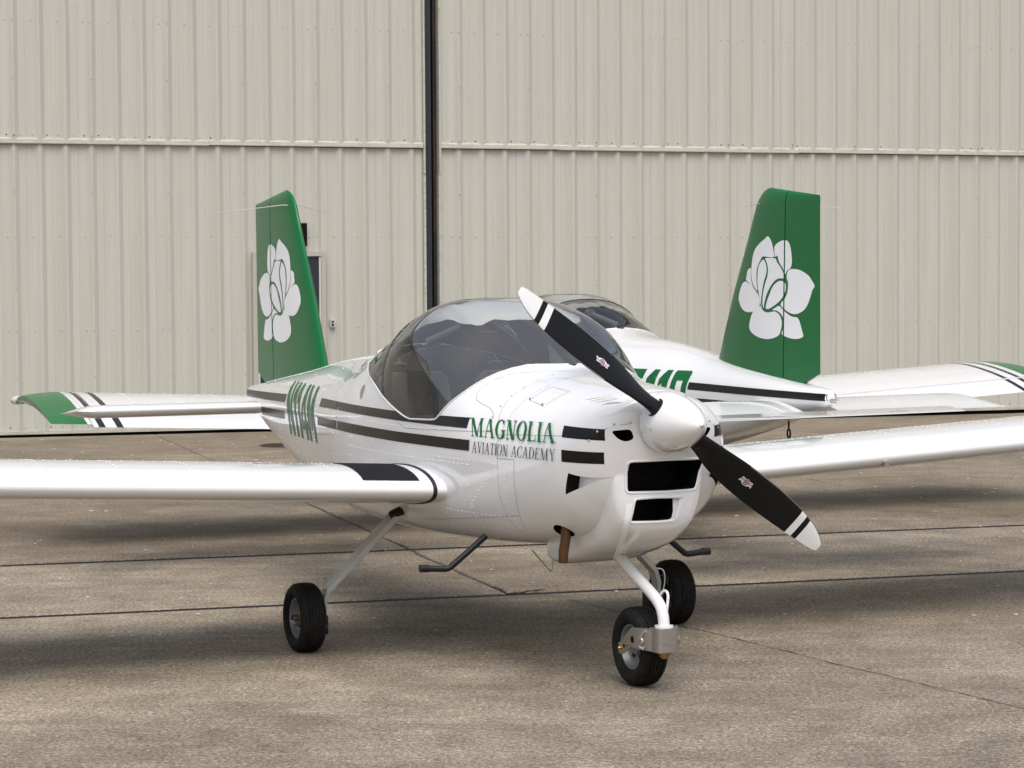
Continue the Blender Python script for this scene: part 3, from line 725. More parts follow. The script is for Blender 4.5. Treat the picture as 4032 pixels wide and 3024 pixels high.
def block_glyph(ch):
    R = lambda x0, y0, x1, y1: [(x0, y0), (x1, y0), (x1, y1), (x0, y1)]
    if ch == 'N': return [R(0, 0, .21, 1), R(.47, 0, .68, 1), [(.21, 1), (.21, .55), (.47, 0), (.47, .45)]], .68
    if ch == '1': return [R(.16, 0, .39, 1), [(.16, .99), (.0, .80), (.0, .60), (.16, .70)]], .39
    if ch == '4': return [R(.37, 0, .59, 1), [(.37, .98), (.0, .36), (.0, .18), (.16, .36), (.37, .70)], R(.0, .17, .37, .345), R(.59, .17, .68, .345)], .68
    if ch == 'M': return [R(0, 0, .20, 1), R(.66, 0, .86, 1), [(.20, 1), (.20, .56), (.37, .20), (.43, .20), (.43, .52)], [(.66, 1), (.66, .56), (.49, .20), (.43, .20), (.43, .52)]], .86
    if ch == '5': return [R(0, .78, .62, 1), R(0, .46, .21, .78), R(.21, .46, .60, .65), [(.42, .46), (.62, .46), (.66, .42), (.66, .08), (.58, 0), (.42, 0)], R(0, 0, .42, .19)], .66
    if ch == '0': return [[(.04, 1), (.0, .96), (.0, .04), (.04, 0), (.21, 0), (.21, 1)], [(.45, 0), (.58, 0), (.66, .10), (.66, .94), (.60, 1), (.45, 1)], R(.21, .78, .45, 1), R(.21, 0, .45, .22)], .66
    return [], .3
def text_polys(txt, glyph, h, x0, z0, width=None, gap=.09, shear=0.0, flip=1):
    """lay glyphs from x0 in direction flip; returns polygons in (s, z)"""
    adv = []; tot = 0
    for ch in txt:
        g, w = glyph(ch); adv.append((g, w)); tot += w+gap
    tot -= gap; k = (width/(tot*h)) if width else 1.0; P = []; cur = 0
    for g, w in adv:
        for poly in g: P.append([(x0 + flip*((cur+x+shear*y)*h*k), z0+y*h) for x, y in poly])
        cur += w+gap
    return P

# ---- rivets
def rivets(lst, r=.0042, h=.0022):
    return join_vf([dome_vf(p, n_, r, h, 5) for p, n_ in lst])
def spaced(a, b, d):
    n_ = max(1, int(round(abs(b-a)/d))); return [a+(b-a)*k/n_ for k in range(n_+1)]
def ribbon(pts, nrm, w=.003):
    """thin strip on a surface through pts with normals"""
    V = []; F = []
    for i, p in enumerate(pts):
        d = (pts[min(i+1, len(pts)-1)]-pts[max(i-1, 0)]).normalized(); b = d.cross(nrm[i]).normalized()
        V += [p+b*w/2, p-b*w/2]
        if i: F.append((2*i-2, 2*i-1, 2*i+1, 2*i))
    return V, F

FLOWER = [[(-3.153, 2.041), (-3.196, 2.006), (-3.217, 1.958), (-3.223, 1.912), (-3.163, 1.911), (-3.087, 1.916), (-3.061, 1.898), (-3.021, 1.857), (-3.005, 1.804), (-3.012, 1.73), (-3.016, 1.701), (-2.976, 1.728), (-2.943, 1.773), (-2.935, 1.826), (-2.946, 1.9), (-2.977, 1.957), (-3.044, 1.998), (-3.109, 2.023)], [(-3.23, 1.969), (-3.264, 1.994), (-3.324, 2.01), (-3.381, 2.007), (-3.412, 1.975), (-3.425, 1.924), (-3.429, 1.873), (-3.412, 1.842), (-3.374, 1.825), (-3.351, 1.804), (-3.323, 1.843), (-3.285, 1.877), (-3.264, 1.918), (-3.236, 1.911)], [(-2.883, 1.832), (-2.93, 1.845), (-2.93, 1.794), (-2.945, 1.752), (-2.976, 1.715), (-3.025, 1.683), (-2.965, 1.715), (-2.91, 1.752), (-2.865, 1.771), (-2.872, 1.805)], [(-2.854, 1.761), (-2.91, 1.748), (-2.972, 1.712), (-3.031, 1.676), (-3.049, 1.619), (-3.013, 1.595), (-2.965, 1.572), (-2.875, 1.569), (-2.808, 1.592), (-2.767, 1.635), (-2.758, 1.662), (-2.774, 1.704), (-2.808, 1.747)], [(-2.991, 1.591), (-3.053, 1.608), (-3.086, 1.581), (-3.129, 1.568), (-3.184, 1.571), (-3.233, 1.574), (-3.284, 1.551), (-3.308, 1.512), (-3.301, 1.473), (-3.275, 1.431), (-3.215, 1.411), (-3.129, 1.402), (-3.03, 1.412), (-2.953, 1.436), (-2.915, 1.465), (-2.92, 1.508), (-2.947, 1.556)], [(-3.397, 1.83), (-3.47, 1.833), (-3.532, 1.822), (-3.604, 1.794), (-3.634, 1.769), (-3.669, 1.73), (-3.644, 1.703), (-3.614, 1.647), (-3.573, 1.597), (-3.511, 1.568), (-3.449, 1.559), (-3.396, 1.567), (-3.344, 1.587), (-3.295, 1.618), (-3.348, 1.657), (-3.376, 1.698), (-3.384, 1.75), (-3.368, 1.791)], [(-3.28, 1.609), (-3.323, 1.585), (-3.375, 1.56), (-3.428, 1.543), (-3.484, 1.538), (-3.511, 1.504), (-3.531, 1.459), (-3.542, 1.425), (-3.49, 1.41), (-3.427, 1.409), (-3.364, 1.418), (-3.305, 1.437), (-3.324, 1.471), (-3.331, 1.513), (-3.306, 1.554), (-3.252, 1.579), (-3.199, 1.584), (-3.237, 1.598)], [(-3.089, 1.896), (-3.118, 1.88), (-3.135, 1.845), (-3.128, 1.803), (-3.102, 1.762), (-3.078, 1.699), (-3.064, 1.636), (-3.073, 1.602), (-3.053, 1.63), (-3.036, 1.688), (-3.023, 1.73), (-3.019, 1.794), (-3.036, 1.857)], [(-3.124, 1.905), (-3.238, 1.902), (-3.26, 1.879), (-3.302, 1.845), (-3.34, 1.8), (-3.344, 1.777), (-3.291, 1.779), (-3.236, 1.766), (-3.18, 1.728), (-3.134, 1.68), (-3.106, 1.625), (-3.095, 1.594), (-3.082, 1.625), (-3.088, 1.678), (-3.113, 1.741), (-3.145, 1.793), (-3.152, 1.845), (-3.133, 1.885)], [(-3.281, 1.762), (-3.336, 1.757), (-3.359, 1.738), (-3.355, 1.704), (-3.317, 1.659), (-3.255, 1.624), (-3.184, 1.597), (-3.145, 1.589), (-3.121, 1.596), (-3.136, 1.636), (-3.169, 1.681), (-3.212, 1.732)]]

# ---- measured positions of markings and seams (airplane coordinates, metres)
UP_TOP = [(-3.85, 1.088), (-3.335, 1.096), (-2.4, 1.116), (-1.41, 1.139), (-.69, 1.145), (.95, 1.146)]; UP_BOT = [(-3.85, 1.045), (-3.335, 1.052), (-2.36, 1.070), (-1.38, 1.094), (-.69, 1.103), (.95, 1.098)]
LO_TOP = [(-3.85, .995), (-2.35, 1.020), (-1.37, 1.040), (-.67, 1.048), (.95, 1.048)]; LO_BOT = [(-3.85, .95), (-2.37, .971), (-1.37, .995), (-.7, 1.0), (.95, .999)]
HOOP = (-.054, 1.212, -.553)     # x at height z: HOOP[0] + HOOP[2]*(z-HOOP[1])
SEAMS = [[(.292, .636), (.722, .679), (1.221, .731)], [(.105, 1.112), (.146, 1.091), (.26, 1.069), (.881, 1.087), (1.018, 1.093), (1.057, 1.104)],
 [(1.009, 1.352), (.917, 1.352), (.847, 1.341), (.815, 1.313), (.796, 1.279), (.800, 1.248), (.818, 1.226), (.866, 1.208), (.929, 1.194), (.983, 1.174), (1.007, 1.158), (1.03, 1.112)],
 [(1.15, 1.330), (1.075, 1.323), (1.026, 1.306), (1.014, 1.284), (1.013, 1.260), (1.010, 1.230), (1.031, 1.188), (1.055, 1.147), (1.093, 1.106), (1.119, 1.067), (1.126, .979), (1.264, .983), (1.260, .915), (1.251, .813), (1.223, .734), (1.191, .684), (1.166, .646), (1.150, .619)],
 [(1.109, 1.083), (1.312, 1.092), (1.565, 1.100), (1.710, 1.099), (1.739, 1.137), (1.768, 1.153), (1.779, 1.157)]]
COWL_STRIPES = [[(1.587, 1.095), (1.799, 1.086), (1.801, 1.134), (1.567, 1.143)], [(1.598, .992), (1.764, .986), (1.782, 1.036), (1.598, 1.043)]]
COWL_SCREWS = [(1.719, 1.124), (1.697, 1.086), (1.755, 1.156), (1.778, 1.162)]
MAG = (.900, 1.066, .665, .080, 0.0, -.050)
AVI = (.917, .994, .652, .049, 0.0, 0.0)
REG1 = (-2.250, .893, .84, .298, -.27)
REG2 = (-2.425, .900, .92, .285, .0)
LOUV = ((1.526, -.249), (1.662, -.240), (1.626, -.178), (1.728, -.180))
OILD = [(1.159, -.341), (1.306, -.343), (1.340, -.234), (1.171, -.236), (1.159, -.341)]
CLOTH = [(-.10, -.46), (.00, -.452), (.08, -.440), (.14, -.424), (.19, -.408), (.235, -.392), (.275, -.376), (.315, -.360), (.35, -.345), (.385, -.332), (.42, -.317), (.45, -.300), (.468, -.278), (.474, -.250), (.474, -.215), (.476, -.178), (.479, -.140), (.482, -.09), (.486, -.04), (.492, .02), (.500, .08), (.510, .13), (.512, .18), (.495, .225), (.450, .268), (.32, .33), (.17, .38)]

# ---- wing
XLE, CH = .665, 1.34
def naca(x, m_=.022, p_=.38, t_=.135):
    yt = 5*t_*(.2969*sqrt(max(x, 0))-.1260*x-.3516*x*x+.2843*x**3-.1036*x**4)
    yc = m_/p_**2*(2*p_*x-x*x) if x < p_ else m_/(1-p_)**2*((1-2*p_)+2*p_*x-x*x)
    return yc+yt, yc-yt
def wpt(Y, x, up, side, ku=1.0, kl=1.0, xle=XLE, off=0.0):
    zl = .775+.05*Y; zt = .695+.05*Y; u, l = naca(x); c = u if up else l
    yc = (u+l)/2
    c = yc + (c-yc)*(ku if up else kl)
    return Vector((xle-x*(CH+xle-XLE), side*Y, zl+(zt-zl)*x + c*CH + (off if up else -off)))
def cosx(a, b, n_):
    return [a+(b-a)*(1-cos(pi*k/n_))/2 for k in range(n_+1)]
def airfoil_rows(Ys, xa, xb, side, n_=18, lead=True, kfun=None):
    rows = []
    for Y in Ys:
        ku, kl, xl = kfun(Y) if kfun else (1, 1, XLE)
        if lead:
            xs = [xb*(k/n_)**2 for k in range(n_+1)]
            rows.append([wpt(Y, x, True, side, ku, kl, xl) for x in reversed(xs)] + [wpt(Y, x, False, side, ku, kl, xl) for x in xs[1:]])
        else:
            xs = [xa+(xb-xa)*k/6 for k in range(7)]
            rows.append([wpt(Y, x, True, side, ku, kl, xl) for x in xs] + [wpt(Y, x, False, side, ku, kl, xl) for x in reversed(xs)])
    return rows
FLX = .785
Y0W, Y1W = .600, 3.76
def wing_mesh(side):
    Ys = frange(Y0W, 3.56, .29) + [3.57, 3.612, 3.69, 3.732, 3.76]
    rows = airfoil_rows(Ys, 0, FLX-.006, side, 22)
    k = len(rows[0]); V, F = grid(rows); mi = []
    for i in range(len(rows)-1):
        ym = (Ys[i]+Ys[i+1])/2; mi += [1 if (3.57 < ym < 3.612 or 3.69 < ym < 3.732) else 0]*(k-1)
    for i in range(len(rows)-1): F.append((i*k, (i+1)*k, (i+1)*k+k-1, i*k+k-1)); mi.append(0)
    F.append(tuple(range(k))); F.append(tuple(range(len(V)-k, len(V)))); mi += [0, 0]
    bm = bmesh.new(); vs = [bm.verts.new(v) for v in V]
    for f, m_ in zip(F, mi):
        fc = bm.faces.new([vs[i] for i in f]); fc.material_index = m_
    return frombm('wing', bm, ['white_paint', 'black_vinyl'], 40)
def flaperon_mesh(side):
    Ys = [.70] + frange(1.0, 3.5, .5) + [3.555, 3.60, 3.675, 3.72, 3.752]; rows = airfoil_rows(Ys, FLX+.004, .998, side, 0, False)
    for r_ in rows:
        for v in r_: v.z -= .004 + .012*(XLE-v.x-FLX*CH)/(.2*CH); v.x -= .02
    k = len(rows[0]); V, F = grid(rows, closed_v=True); mi = []
    for i in range(len(rows)-1):
        ym = (Ys[i]+Ys[i+1])/2; mi += [1 if (3.555 < ym < 3.60 or 3.675 < ym < 3.72) else 0]*k
    F.append(tuple(range(k))); F.append(tuple(range(len(V)-k, len(V)))); mi += [0, 0]
    bm = bmesh.new(); vs = [bm.verts.new(v) for v in V]
    for f, m_ in zip(F, mi):
        fc = bm.faces.new([vs[i] for i in f]); fc.material_index = m_
    return frombm('flaperon', bm, ['white_paint', 'black_vinyl'], 35)
def tip_mesh(side):
    def kf(Y):
        t = max(0, (Y-3.762)/.273); return 1-.35*t**2, 1-1.25*t**1.5, XLE-.05*t**2
    Ys = [3.762, 3.792, 3.83, 3.88, 3.93, 3.975, 4.01, 4.028, 4.035]; rows = []
    for Y in Ys:
        ku, kl, xl = kf(Y); n_ = 22; xs = [(k/n_)**1.7 for k in range(n_+1)]
        rows.append([wpt(Y, x, True, side, ku, kl, xl) for x in reversed(xs)] + [wpt(Y, x, False, side, ku, kl, xl) for x in xs[1:]])
    k = len(rows[0]); V, F = grid(rows); mi = []
    for i in range(len(rows)-1): mi += [0 if i == 0 else (1 if j < 25 else 0) for j in range(k-1)]
    F.append(tuple(range(k))); F.append(tuple(range(len(V)-k, len(V)))); mi += [0, 1]
    bm = bmesh.new(); vs = [bm.verts.new(v) for v in V]
    for f, m_ in zip(F, mi):
        try: fc = bm.faces.new([vs[i] for i in f]); fc.material_index = m_
        except ValueError: pass
    return frombm('wing_tip', bm, ['white_paint', 'green_paint'], 50)
def stub_mesh(side):
    rows = airfoil_rows([.40, .50, .56, .580], 0, .97, side, 26); k = len(rows[0]); V, F = grid(rows)
    for i in range(len(rows)-1): F.append((i*k, (i+1)*k, (i+1)*k+k-1, i*k+k-1))
    F.append(tuple(range(len(V)-k, len(V)))); return weld('root', V, F, 'white_paint', 40)
def sealstrip_mesh(side):
    rows = []
    for Y, g in ((.5805, .0), (.582, .004), (.598, .004), (.5995, .0)):
        xs = [.80*(k/26)**2 for k in range(27)]
        r_ = [wpt(Y, x, True, side, off=g) + Vector((g*(1-x*8) if x < .12 else 0, 0, 0)) for x in reversed(xs)] + [wpt(Y, x, False, side, off=g) + Vector((g*(1-x*8) if x < .12 else 0, 0, 0)) for x in xs[1:]]
        rows.append(r_)
    V, F = grid(rows); return mk('root_seal', V, F, 'black_rubber_seal')
def walkway_mesh(side):
    rows = []; 
    for i, Y in enumerate(frange(.655, .93, .03)):
        xs = [.026+(.74-.026)*(k/24)**1.4 for k in range(25)]
        rows.append([wpt(Y, x, True, side, off=.0022)+Vector((.0018 if x < .15 else 0, 0, 0)) for x in xs])
    V, F = grid(rows); return mk('walkway', V, F, 'grip_black')
def wing_rivets(side):
    L = []
    def add(Y, x, up=True):
        p = wpt(Y, x, up, side); a = wpt(Y, x+.004, up, side)-p; n_ = Vector((a.z, 0, -a.x)); n_ = n_ if (n_.z > 0) == up else -n_
        L.append((p, n_))
    for Y in frange(.70, 3.7, .333):
        for x in [.012, .03, .055, .085, .12, .16, .20, .24, .28] + frange(.32, .76, .04): add(Y, x)
        for x in (.02, .06, .12, .2, .28): add(Y, x, False)
    for Y in spaced(.70, 3.7, .05): add(Y, .295); add(Y, .76)
    for Y in spaced(.70, 2.0, .06): add(Y, .018 if Y > 1.1 else .022)
    for Y in spaced(.70, 3.7, .06): add(Y, .30, False)
    for x in [.05*k for k in range(1, 15)]: add(.674, x)
    return mk('rivet_rows', *rivets(L), 'rivet_paint')
def wing(pl, side):
    S = 'L' if side > 0 else 'R'
    w = part('wing', 'wing'+S, lambda: wing_mesh(side), pl)
    part('rivet_rows', 'wrv'+S, lambda: wing_rivets(side), w, 'stuff')
    part('walkway', 'walk'+S, lambda: walkway_mesh(side), w, label='black non-slip walkway patch at the wing root')
    part('root_seal', 'rseal'+S, lambda: sealstrip_mesh(side), w)
    part('wing_root', 'wroot'+S, lambda: stub_mesh(side), pl)
    part('flaperon', 'flap'+S, lambda: flaperon_mesh(side), pl)
    t = part('wing_tip', 'tip'+S, lambda: tip_mesh(side), pl, label='green wing tip')
    def lightm():
        c = wpt(3.99, .01, True, side, .7, .3); P = [tube_vf([c+Vector((-.05, side*.0, .004)), c+Vector((.02, side*.025, .002)), c+Vector((.060, side*.045, .0)), c+Vector((.075, side*.052, 0))], [.028, .034, .028, .010], 12)]
        return mk('navigation_light', *join_vf(P), 'lens_clear')
    part('navigation_light', 'nav'+S, lightm, t)
    def pit(): # small tab under the leading edge
        return mk('vent_tab', *join_vf([box_vf(XLE-.04, XLE+.004, 1.855*side-.012, 1.855*side+.012, .822, .858)]), 'gear_paint')
    if side > 0: part('stall_vent', 'pit', lambda: mk('stall_vent', *box_vf(XLE-.03, XLE+.006, 1.845, 1.872, .822, .846), 'steel', 0), w)

# ---- tail
def fin_sec(xa, za, xb, zb, thick, f0, f1, n_=14):
    """closed section between chord fractions f0..f1 of a leading->trailing edge line"""
    out = []
    fs = [f0+(f1-f0)*(k/n_)**(1.8 if f0 == 0 else 1) for k in range(n_+1)]
    for sg in (1, -1):
        for f in (fs if sg > 0 else list(reversed(fs))):
            y = thick*5*(.2969*sqrt(f)-.1260*f-.3516*f*f+.2843*f**3-.1036*f**4)
            out.append(Vector((xa+(xb-xa)*f, sg*y, za+(zb-za)*f)))
    return out
FIN_STA = [  # LE x, LE z, TE x, TE z, thickness
 (-2.36, 1.17, -3.716, 1.10, .105), (-2.44, 1.32, -3.716, 1.27, .102), (-2.62, 1.68, -3.722, 1.65, .090), (-2.84, 2.05, -3.728, 2.02, .078),
 (-2.945, 2.24, -3.732, 2.215, .070), (-2.978, 2.275, -3.734, 2.236, .066), (-3.010, 2.303, -3.734, 2.253, .056), (-3.045, 2.324, -3.733, 2.264, .040), (-3.085, 2.337, -3.730, 2.270, .018), (-3.12, 2.342, -3.728, 2.272, .002)]
def hinge_x(z): return -3.312 + (z-1.15)*(-.053/1.18)
def fin_mesh(rud):
    rows = []
    for xa, za, xb, zb, t in FIN_STA:
        zh = za+(zb-za)*.7; f = (hinge_x(zh)-xa)/(xb-xa); g = .006/(xa-xb)
        if rud:
            rows.append(fin_sec(xa, za, xb, zb, t, f+g, 1.0))
        else: rows.append(fin_sec(xa, za, xb, zb, t, 0.0, f-g))
    k = len(rows[0]); V, F = grid(rows, closed_v=True); F.append(tuple(range(k))); F.append(tuple(range(len(V)-k, len(V))))
    me = weld('fin', V, F, 'green_paint', 45)
    if rud:
        bm = bmesh.new(); bm.from_mesh(me)
        # lower edge rises towards the trailing edge; bottom plane clears the tailcone
        for co, no in ((Vector((-3.53, 0, 1.142)), Vector((-.33, 0, -1))), (Vector((-3.53, 0, 1.142)), Vector((.02, 0, -1)))):
            r_ = bmesh.ops.bisect_plane(bm, geom=bm.verts[:]+bm.edges[:]+bm.faces[:], plane_co=co, plane_no=no.normalized(), clear_outer=True)
            ed = [e for e in bm.edges if e.is_boundary]
            if ed: bmesh.ops.contextual_create(bm, geom=ed)
        me = frombm('rudder', bm, 'green_paint', 45)
    return me
def flower_mesh(side):
    bv = surf('fin', [CACHE['fin'], CACHE['rudder']])
    a = Vector((hinge_x(1.2), 1.2, 0)); b = Vector((hinge_x(2.3), 2.3, 0)); d = (b-a).normalized(); no = Vector((d.y, -d.x, 0))
    if no.x < 0: no = -no
    def smooth(P):
        n_ = len(P); out = []
        for i in range(n_):
            p0, p1, p2, p3 = [Vector(P[(i+k-1) % n_]) for k in range(4)]
            for q in range(3):
                t = q/3; out.append(tuple(.5*((2*p1)+(p2-p0)*t+(2*p0-5*p1+4*p2-p3)*t*t+(3*p1-p0-3*p2+p3)*t**3)))
        return out
    return decal('flower_emblem', [smooth(P) for P in FLOWER], lambda u, v, o_: hit_side(bv, u, v, side, o_)[0], 'white_vinyl', .02, .0016, .00010, drop=[(a-no*.007, no, a+no*.007, no)])
def fin_rivets(side):
    bv = surf('fin', [CACHE['fin'], CACHE['rudder']]); L = []
    def ln(p, q, d):
        n_ = int(hypot(q[0]-p[0], q[1]-p[1])/d)
        for k in range(n_+1):
            h = hit_side(bv, p[0]+(q[0]-p[0])*k/n_, p[1]+(q[1]-p[1])*k/n_, side, 0)
            if h[0]: L.append(h)
    ln((-3.28, 1.2), (-3.33, 2.22), .045); ln((-3.345, 1.2), (-3.39, 2.2), .045); ln((-2.545, 1.30), (-2.97, 2.22), .05)
    ln((-2.97, 2.222), (-3.33, 2.215), .035); ln((-3.40, 2.21), (-3.71, 2.20), .035)
    for z in (1.48, 1.75, 2.0): ln((-2.52-(z-1.3)*.55, z), (-3.28, z), .04); ln((-3.40, z-.04), (-3.70, z-.04), .045)
    ln((-3.36, 1.18), (-3.68, 1.23), .03)
    return mk('rivet_rows', *rivets(L, .004), 'rivet_green')
def stab_pt(Y, x, up, side, k=1.0, xl=-3.20, ch=.585):
    u = 5*.135*(.2969*sqrt(x)-.1260*x-.3516*x*x+.2843*x**3-.1036*x**4)*k
    return Vector((xl-x*ch, side*Y, 1.005-.040*x+(u if up else -u)*.585))
def stab_mesh(side):
    def row(Y, k, xl, ch, x1):
        xs = [x1*(q/16)**1.9 for q in range(17)]
        return [stab_pt(Y, x, True, side, k, xl, ch) for x in reversed(xs)] + [stab_pt(Y, x, False, side, k, xl, ch) for x in xs[1:]]
    rows = [row(Y, 1, -3.20, .585, 1.0) for Y in (.12, .5, .84, .841, 1.15)] + [row(1.19, .93, -3.203, .58, 1.0), row(1.23, .72, -3.215, .568, 1.0), row(1.265, .40, -3.24, .54, 1.0), row(1.285, .06, -3.265, .515, 1.0)]
    k = len(rows[0]); V, F = grid(rows)
    for i in range(len(rows)-1): F.append((i*k, (i+1)*k, (i+1)*k+k-1, i*k+k-1))
    F.append(tuple(range(k))); F.append(tuple(range(len(V)-k, len(V)))); return weld('stabilator', V, F, 'white_paint', 45)
def tab_mesh():
    rows = []
    for Y in frange(-.838, .838, .2):
        rows.append([Vector((-3.792, Y, .983)), Vector((-3.80, Y, .986)), Vector((-3.985, Y, .966)), Vector((-3.985, Y, .962)), Vector((-3.80, Y, .952)), Vector((-3.792, Y, .955))])
    V, F = grid(rows, closed_v=True); F.append(tuple(range(6))); F.append(tuple(range(len(V)-6, len(V))))
    for f in range(1): pass
    return mk('tab', V, F, 'white_paint', 30)
def stab_rivets(side):
    L = []
    for Y in spaced(.16, 1.14, .04):
        for x in (.22, .93): L.append((stab_pt(Y, x, True, side), Vector((.1, 0, 1))))
        L.append((stab_pt(Y, .22, False, side), Vector((.1, 0, -1))))
    for Y in (.3, .62, .95, 1.14):
        for x in frange(.05, .9, .06): L.append((stab_pt(Y, x, True, side), Vector((.1, 0, 1))))
    return mk('rivet_rows', *rivets(L, .0036), 'rivet_paint')
def stab(pl):
    for side in (1, -1):
        S = 'L' if side > 0 else 'R'
        o = part('stabilator', 'stab'+S, lambda: stab_mesh(side), pl); part('rivet_rows', 'srv'+S, lambda: stab_rivets(side), o, 'stuff')
    t = part('trim_tab', 'tab', tab_mesh, pl)
    def np_():
        P = []
        for q in text_polys('NO PUSH', sans_glyph, .016, c+.075, -3.94, None, .25, 0, -1): P.append(q)
        return decal('lettering', P, lambda u, v, o_: Vector((v, u, .966+(v+3.985)*.108+o_)), 'black_tube', .2, .0012)
    for c in (-.42, .42): part('lettering', 'nopush%.1f' % c, np_, t)
def sans_glyph(ch):
    R = lambda x0, y0, x1, y1: [(x0, y0), (x1, y0), (x1, y1), (x0, y1)]; w = .2
    D = {'N': [R(0, 0, w, 1), R(.7, 0, .9, 1), [(w, 1), (w, .65), (.7, 0), (.7, .35)]], 'O': [R(0, 0, w, 1), R(.7, 0, .9, 1), R(w, 0, .7, .2), R(w, .8, .7, 1)],
         'P': [R(0, 0, w, 1), R(w, .8, .85, 1), R(w, .4, .85, .58), R(.65, .58, .85, .8)], 'U': [R(0, 0, w, 1), R(.7, 0, .9, 1), R(w, 0, .7, .2)],
         'S': [R(0, .8, .85, 1), R(0, .58, w, .8), R(0, .4, .85, .58), R(.65, .2, .85, .4), R(0, 0, .85, .2)], 'H': [R(0, 0, w, 1), R(.7, 0, .9, 1), R(w, .4, .7, .6)],
         'i': [R(0, 0, w, .7), R(0, .82, w, 1)]}
    return D.get(ch, []), (.35 if ch == 'i' else .9)

# ---- undercarriage
def tyre_mesh(R, W):
    prof = []
    h = W/2
    sh = [(-h*.60, .57), (-h*.80, .60), (-h*.94, .67), (-h, .76), (-h*.985, .82), (-h*.93, .875), (-h*.83, .918), (-h*.70, .948), (-h*.60, .9635)]
    P = [(a, r*R) for a, r in sh]
    for g in (-.46, -.23, 0, .23, .46):
        c = g*h; rr_ = R*(1-.022*(g/.46)**2)
        P += [(c-.0055-.006, rr_), (c-.0035, rr_), (c-.003, rr_-.0045), (c+.003, rr_-.0045), (c+.0035, rr_), (c+.0055+.006, rr_)]
    P += [(-a, r*R) for a, r in reversed(sh)]
    V, F = lathe_vf(P, 56, 'Y', (0, 0, 0), False)
    # shoulder zigzag groove pattern: thin raised lugs
    L = []
    for s in (-1, 1):
        for k in range(40):
            a0 = 2*pi*k/40; a1 = a0+2*pi/80; a2 = a0+2*pi/40
            for (aa, ra, ya), (ab, rb, yb) in (((a0, R*.900, .88), (a1, R*.962, .62)), ((a1, R*.962, .62), (a2, R*.900, .88))):
                p = Vector((ra*cos(aa), s*h*ya, ra*sin(aa))); q = Vector((rb*cos(ab), s*h*yb, rb*sin(ab)))
                L.append(tube_vf([p, q], .0016, 4, False))
    V, F = join_vf([(V, F)]+L)
    # flattened where it carries the weight
    for v in V:
        if v.z < -R+.006: v.z = -R+.006
    return mk('tyre', V, F, 'tyre_rubber', 40)
def rim_mesh(R, W, side):
    k = R/.172; h = W/2
    P = [(h*.62, .101*k), (h*.70, .098*k), (h*.70, .092*k), (h*.56, .088*k), (h*.30, .078*k), (h*.20, .062*k), (h*.22, .040*k), (h*.40, .034*k), (h*.44, .022*k), (h*.44, .0)]
    V, F = lathe_vf(P + [], 40, 'Y', (0, 0, 0), False); V2, F2 = lathe_vf([(-a, r) for a, r in P], 40, 'Y', (0, 0, 0), False)
    L = [(V, F), (V2, F2)]
    return mk('rim', *join_vf(L), 'wheel_grey', 35)
def rim_holes(R, W):
    k = R/.172; h = W/2; L = []
    for q in range(5):
        a = 2*pi*q/5+.3
        for s in (-1, 1): L.append(lathe_vf([(s*h*.205, .0125), (s*h*.235, .0115), (s*h*.24, .0)], 12, 'Y', (.052*k*cos(a), 0, .052*k*sin(a)), False))
    return mk('lightening_holes', *join_vf(L), 'matt_black')
def wheel(pl, key, R, W, c, axle_side=0):
    w = bpy.data.objects.new('wheel', None); link(w, pl); w.empty_display_size = .1; w.location = c; w.rotation_euler = (0, random.uniform(0, 6), 0)
    w.rotation_euler = (0, 0, 0)
    part('tyre', 'tyre'+key, lambda: tyre_mesh(R, W), w); part('rim', 'rim'+key, lambda: rim_mesh(R, W, 1), w); part('lightening_holes', 'holes'+key, lambda: rim_holes(R, W), w, 'stuff')
    if axle_side:
        part('axle_cap', 'axcap%s%d' % (key, axle_side), lambda: mk('axle_cap', *join_vf([lathe_vf([(axle_side*.02, .018), (axle_side*.050, .017), (axle_side*.052, .010)], 14, 'Y', (0, 0, 0)), lathe_vf([(axle_side*.0525, .009), (axle_side*.058, .008)], 10, 'Y', (0, 0, 0))]), 'brass'), w)
        part('valve_cap', 'valve%s%d' % (key, axle_side), lambda: mk('valve_cap', *lathe_vf([(axle_side*.030, .006), (axle_side*.056, .006), (axle_side*.058, .003)], 8, 'Y', (.012, 0, -.030)), 'brass'), w)
        part('grease_cap', 'gcap%s%d' % (key, axle_side), lambda: mk('grease_cap', *lathe_vf([(axle_side*.050, .013), (axle_side*.066, .012), (axle_side*.068, .006)], 12, 'Y', (-.006, 0, .004)), 'blue_anodized'), w)
    return w
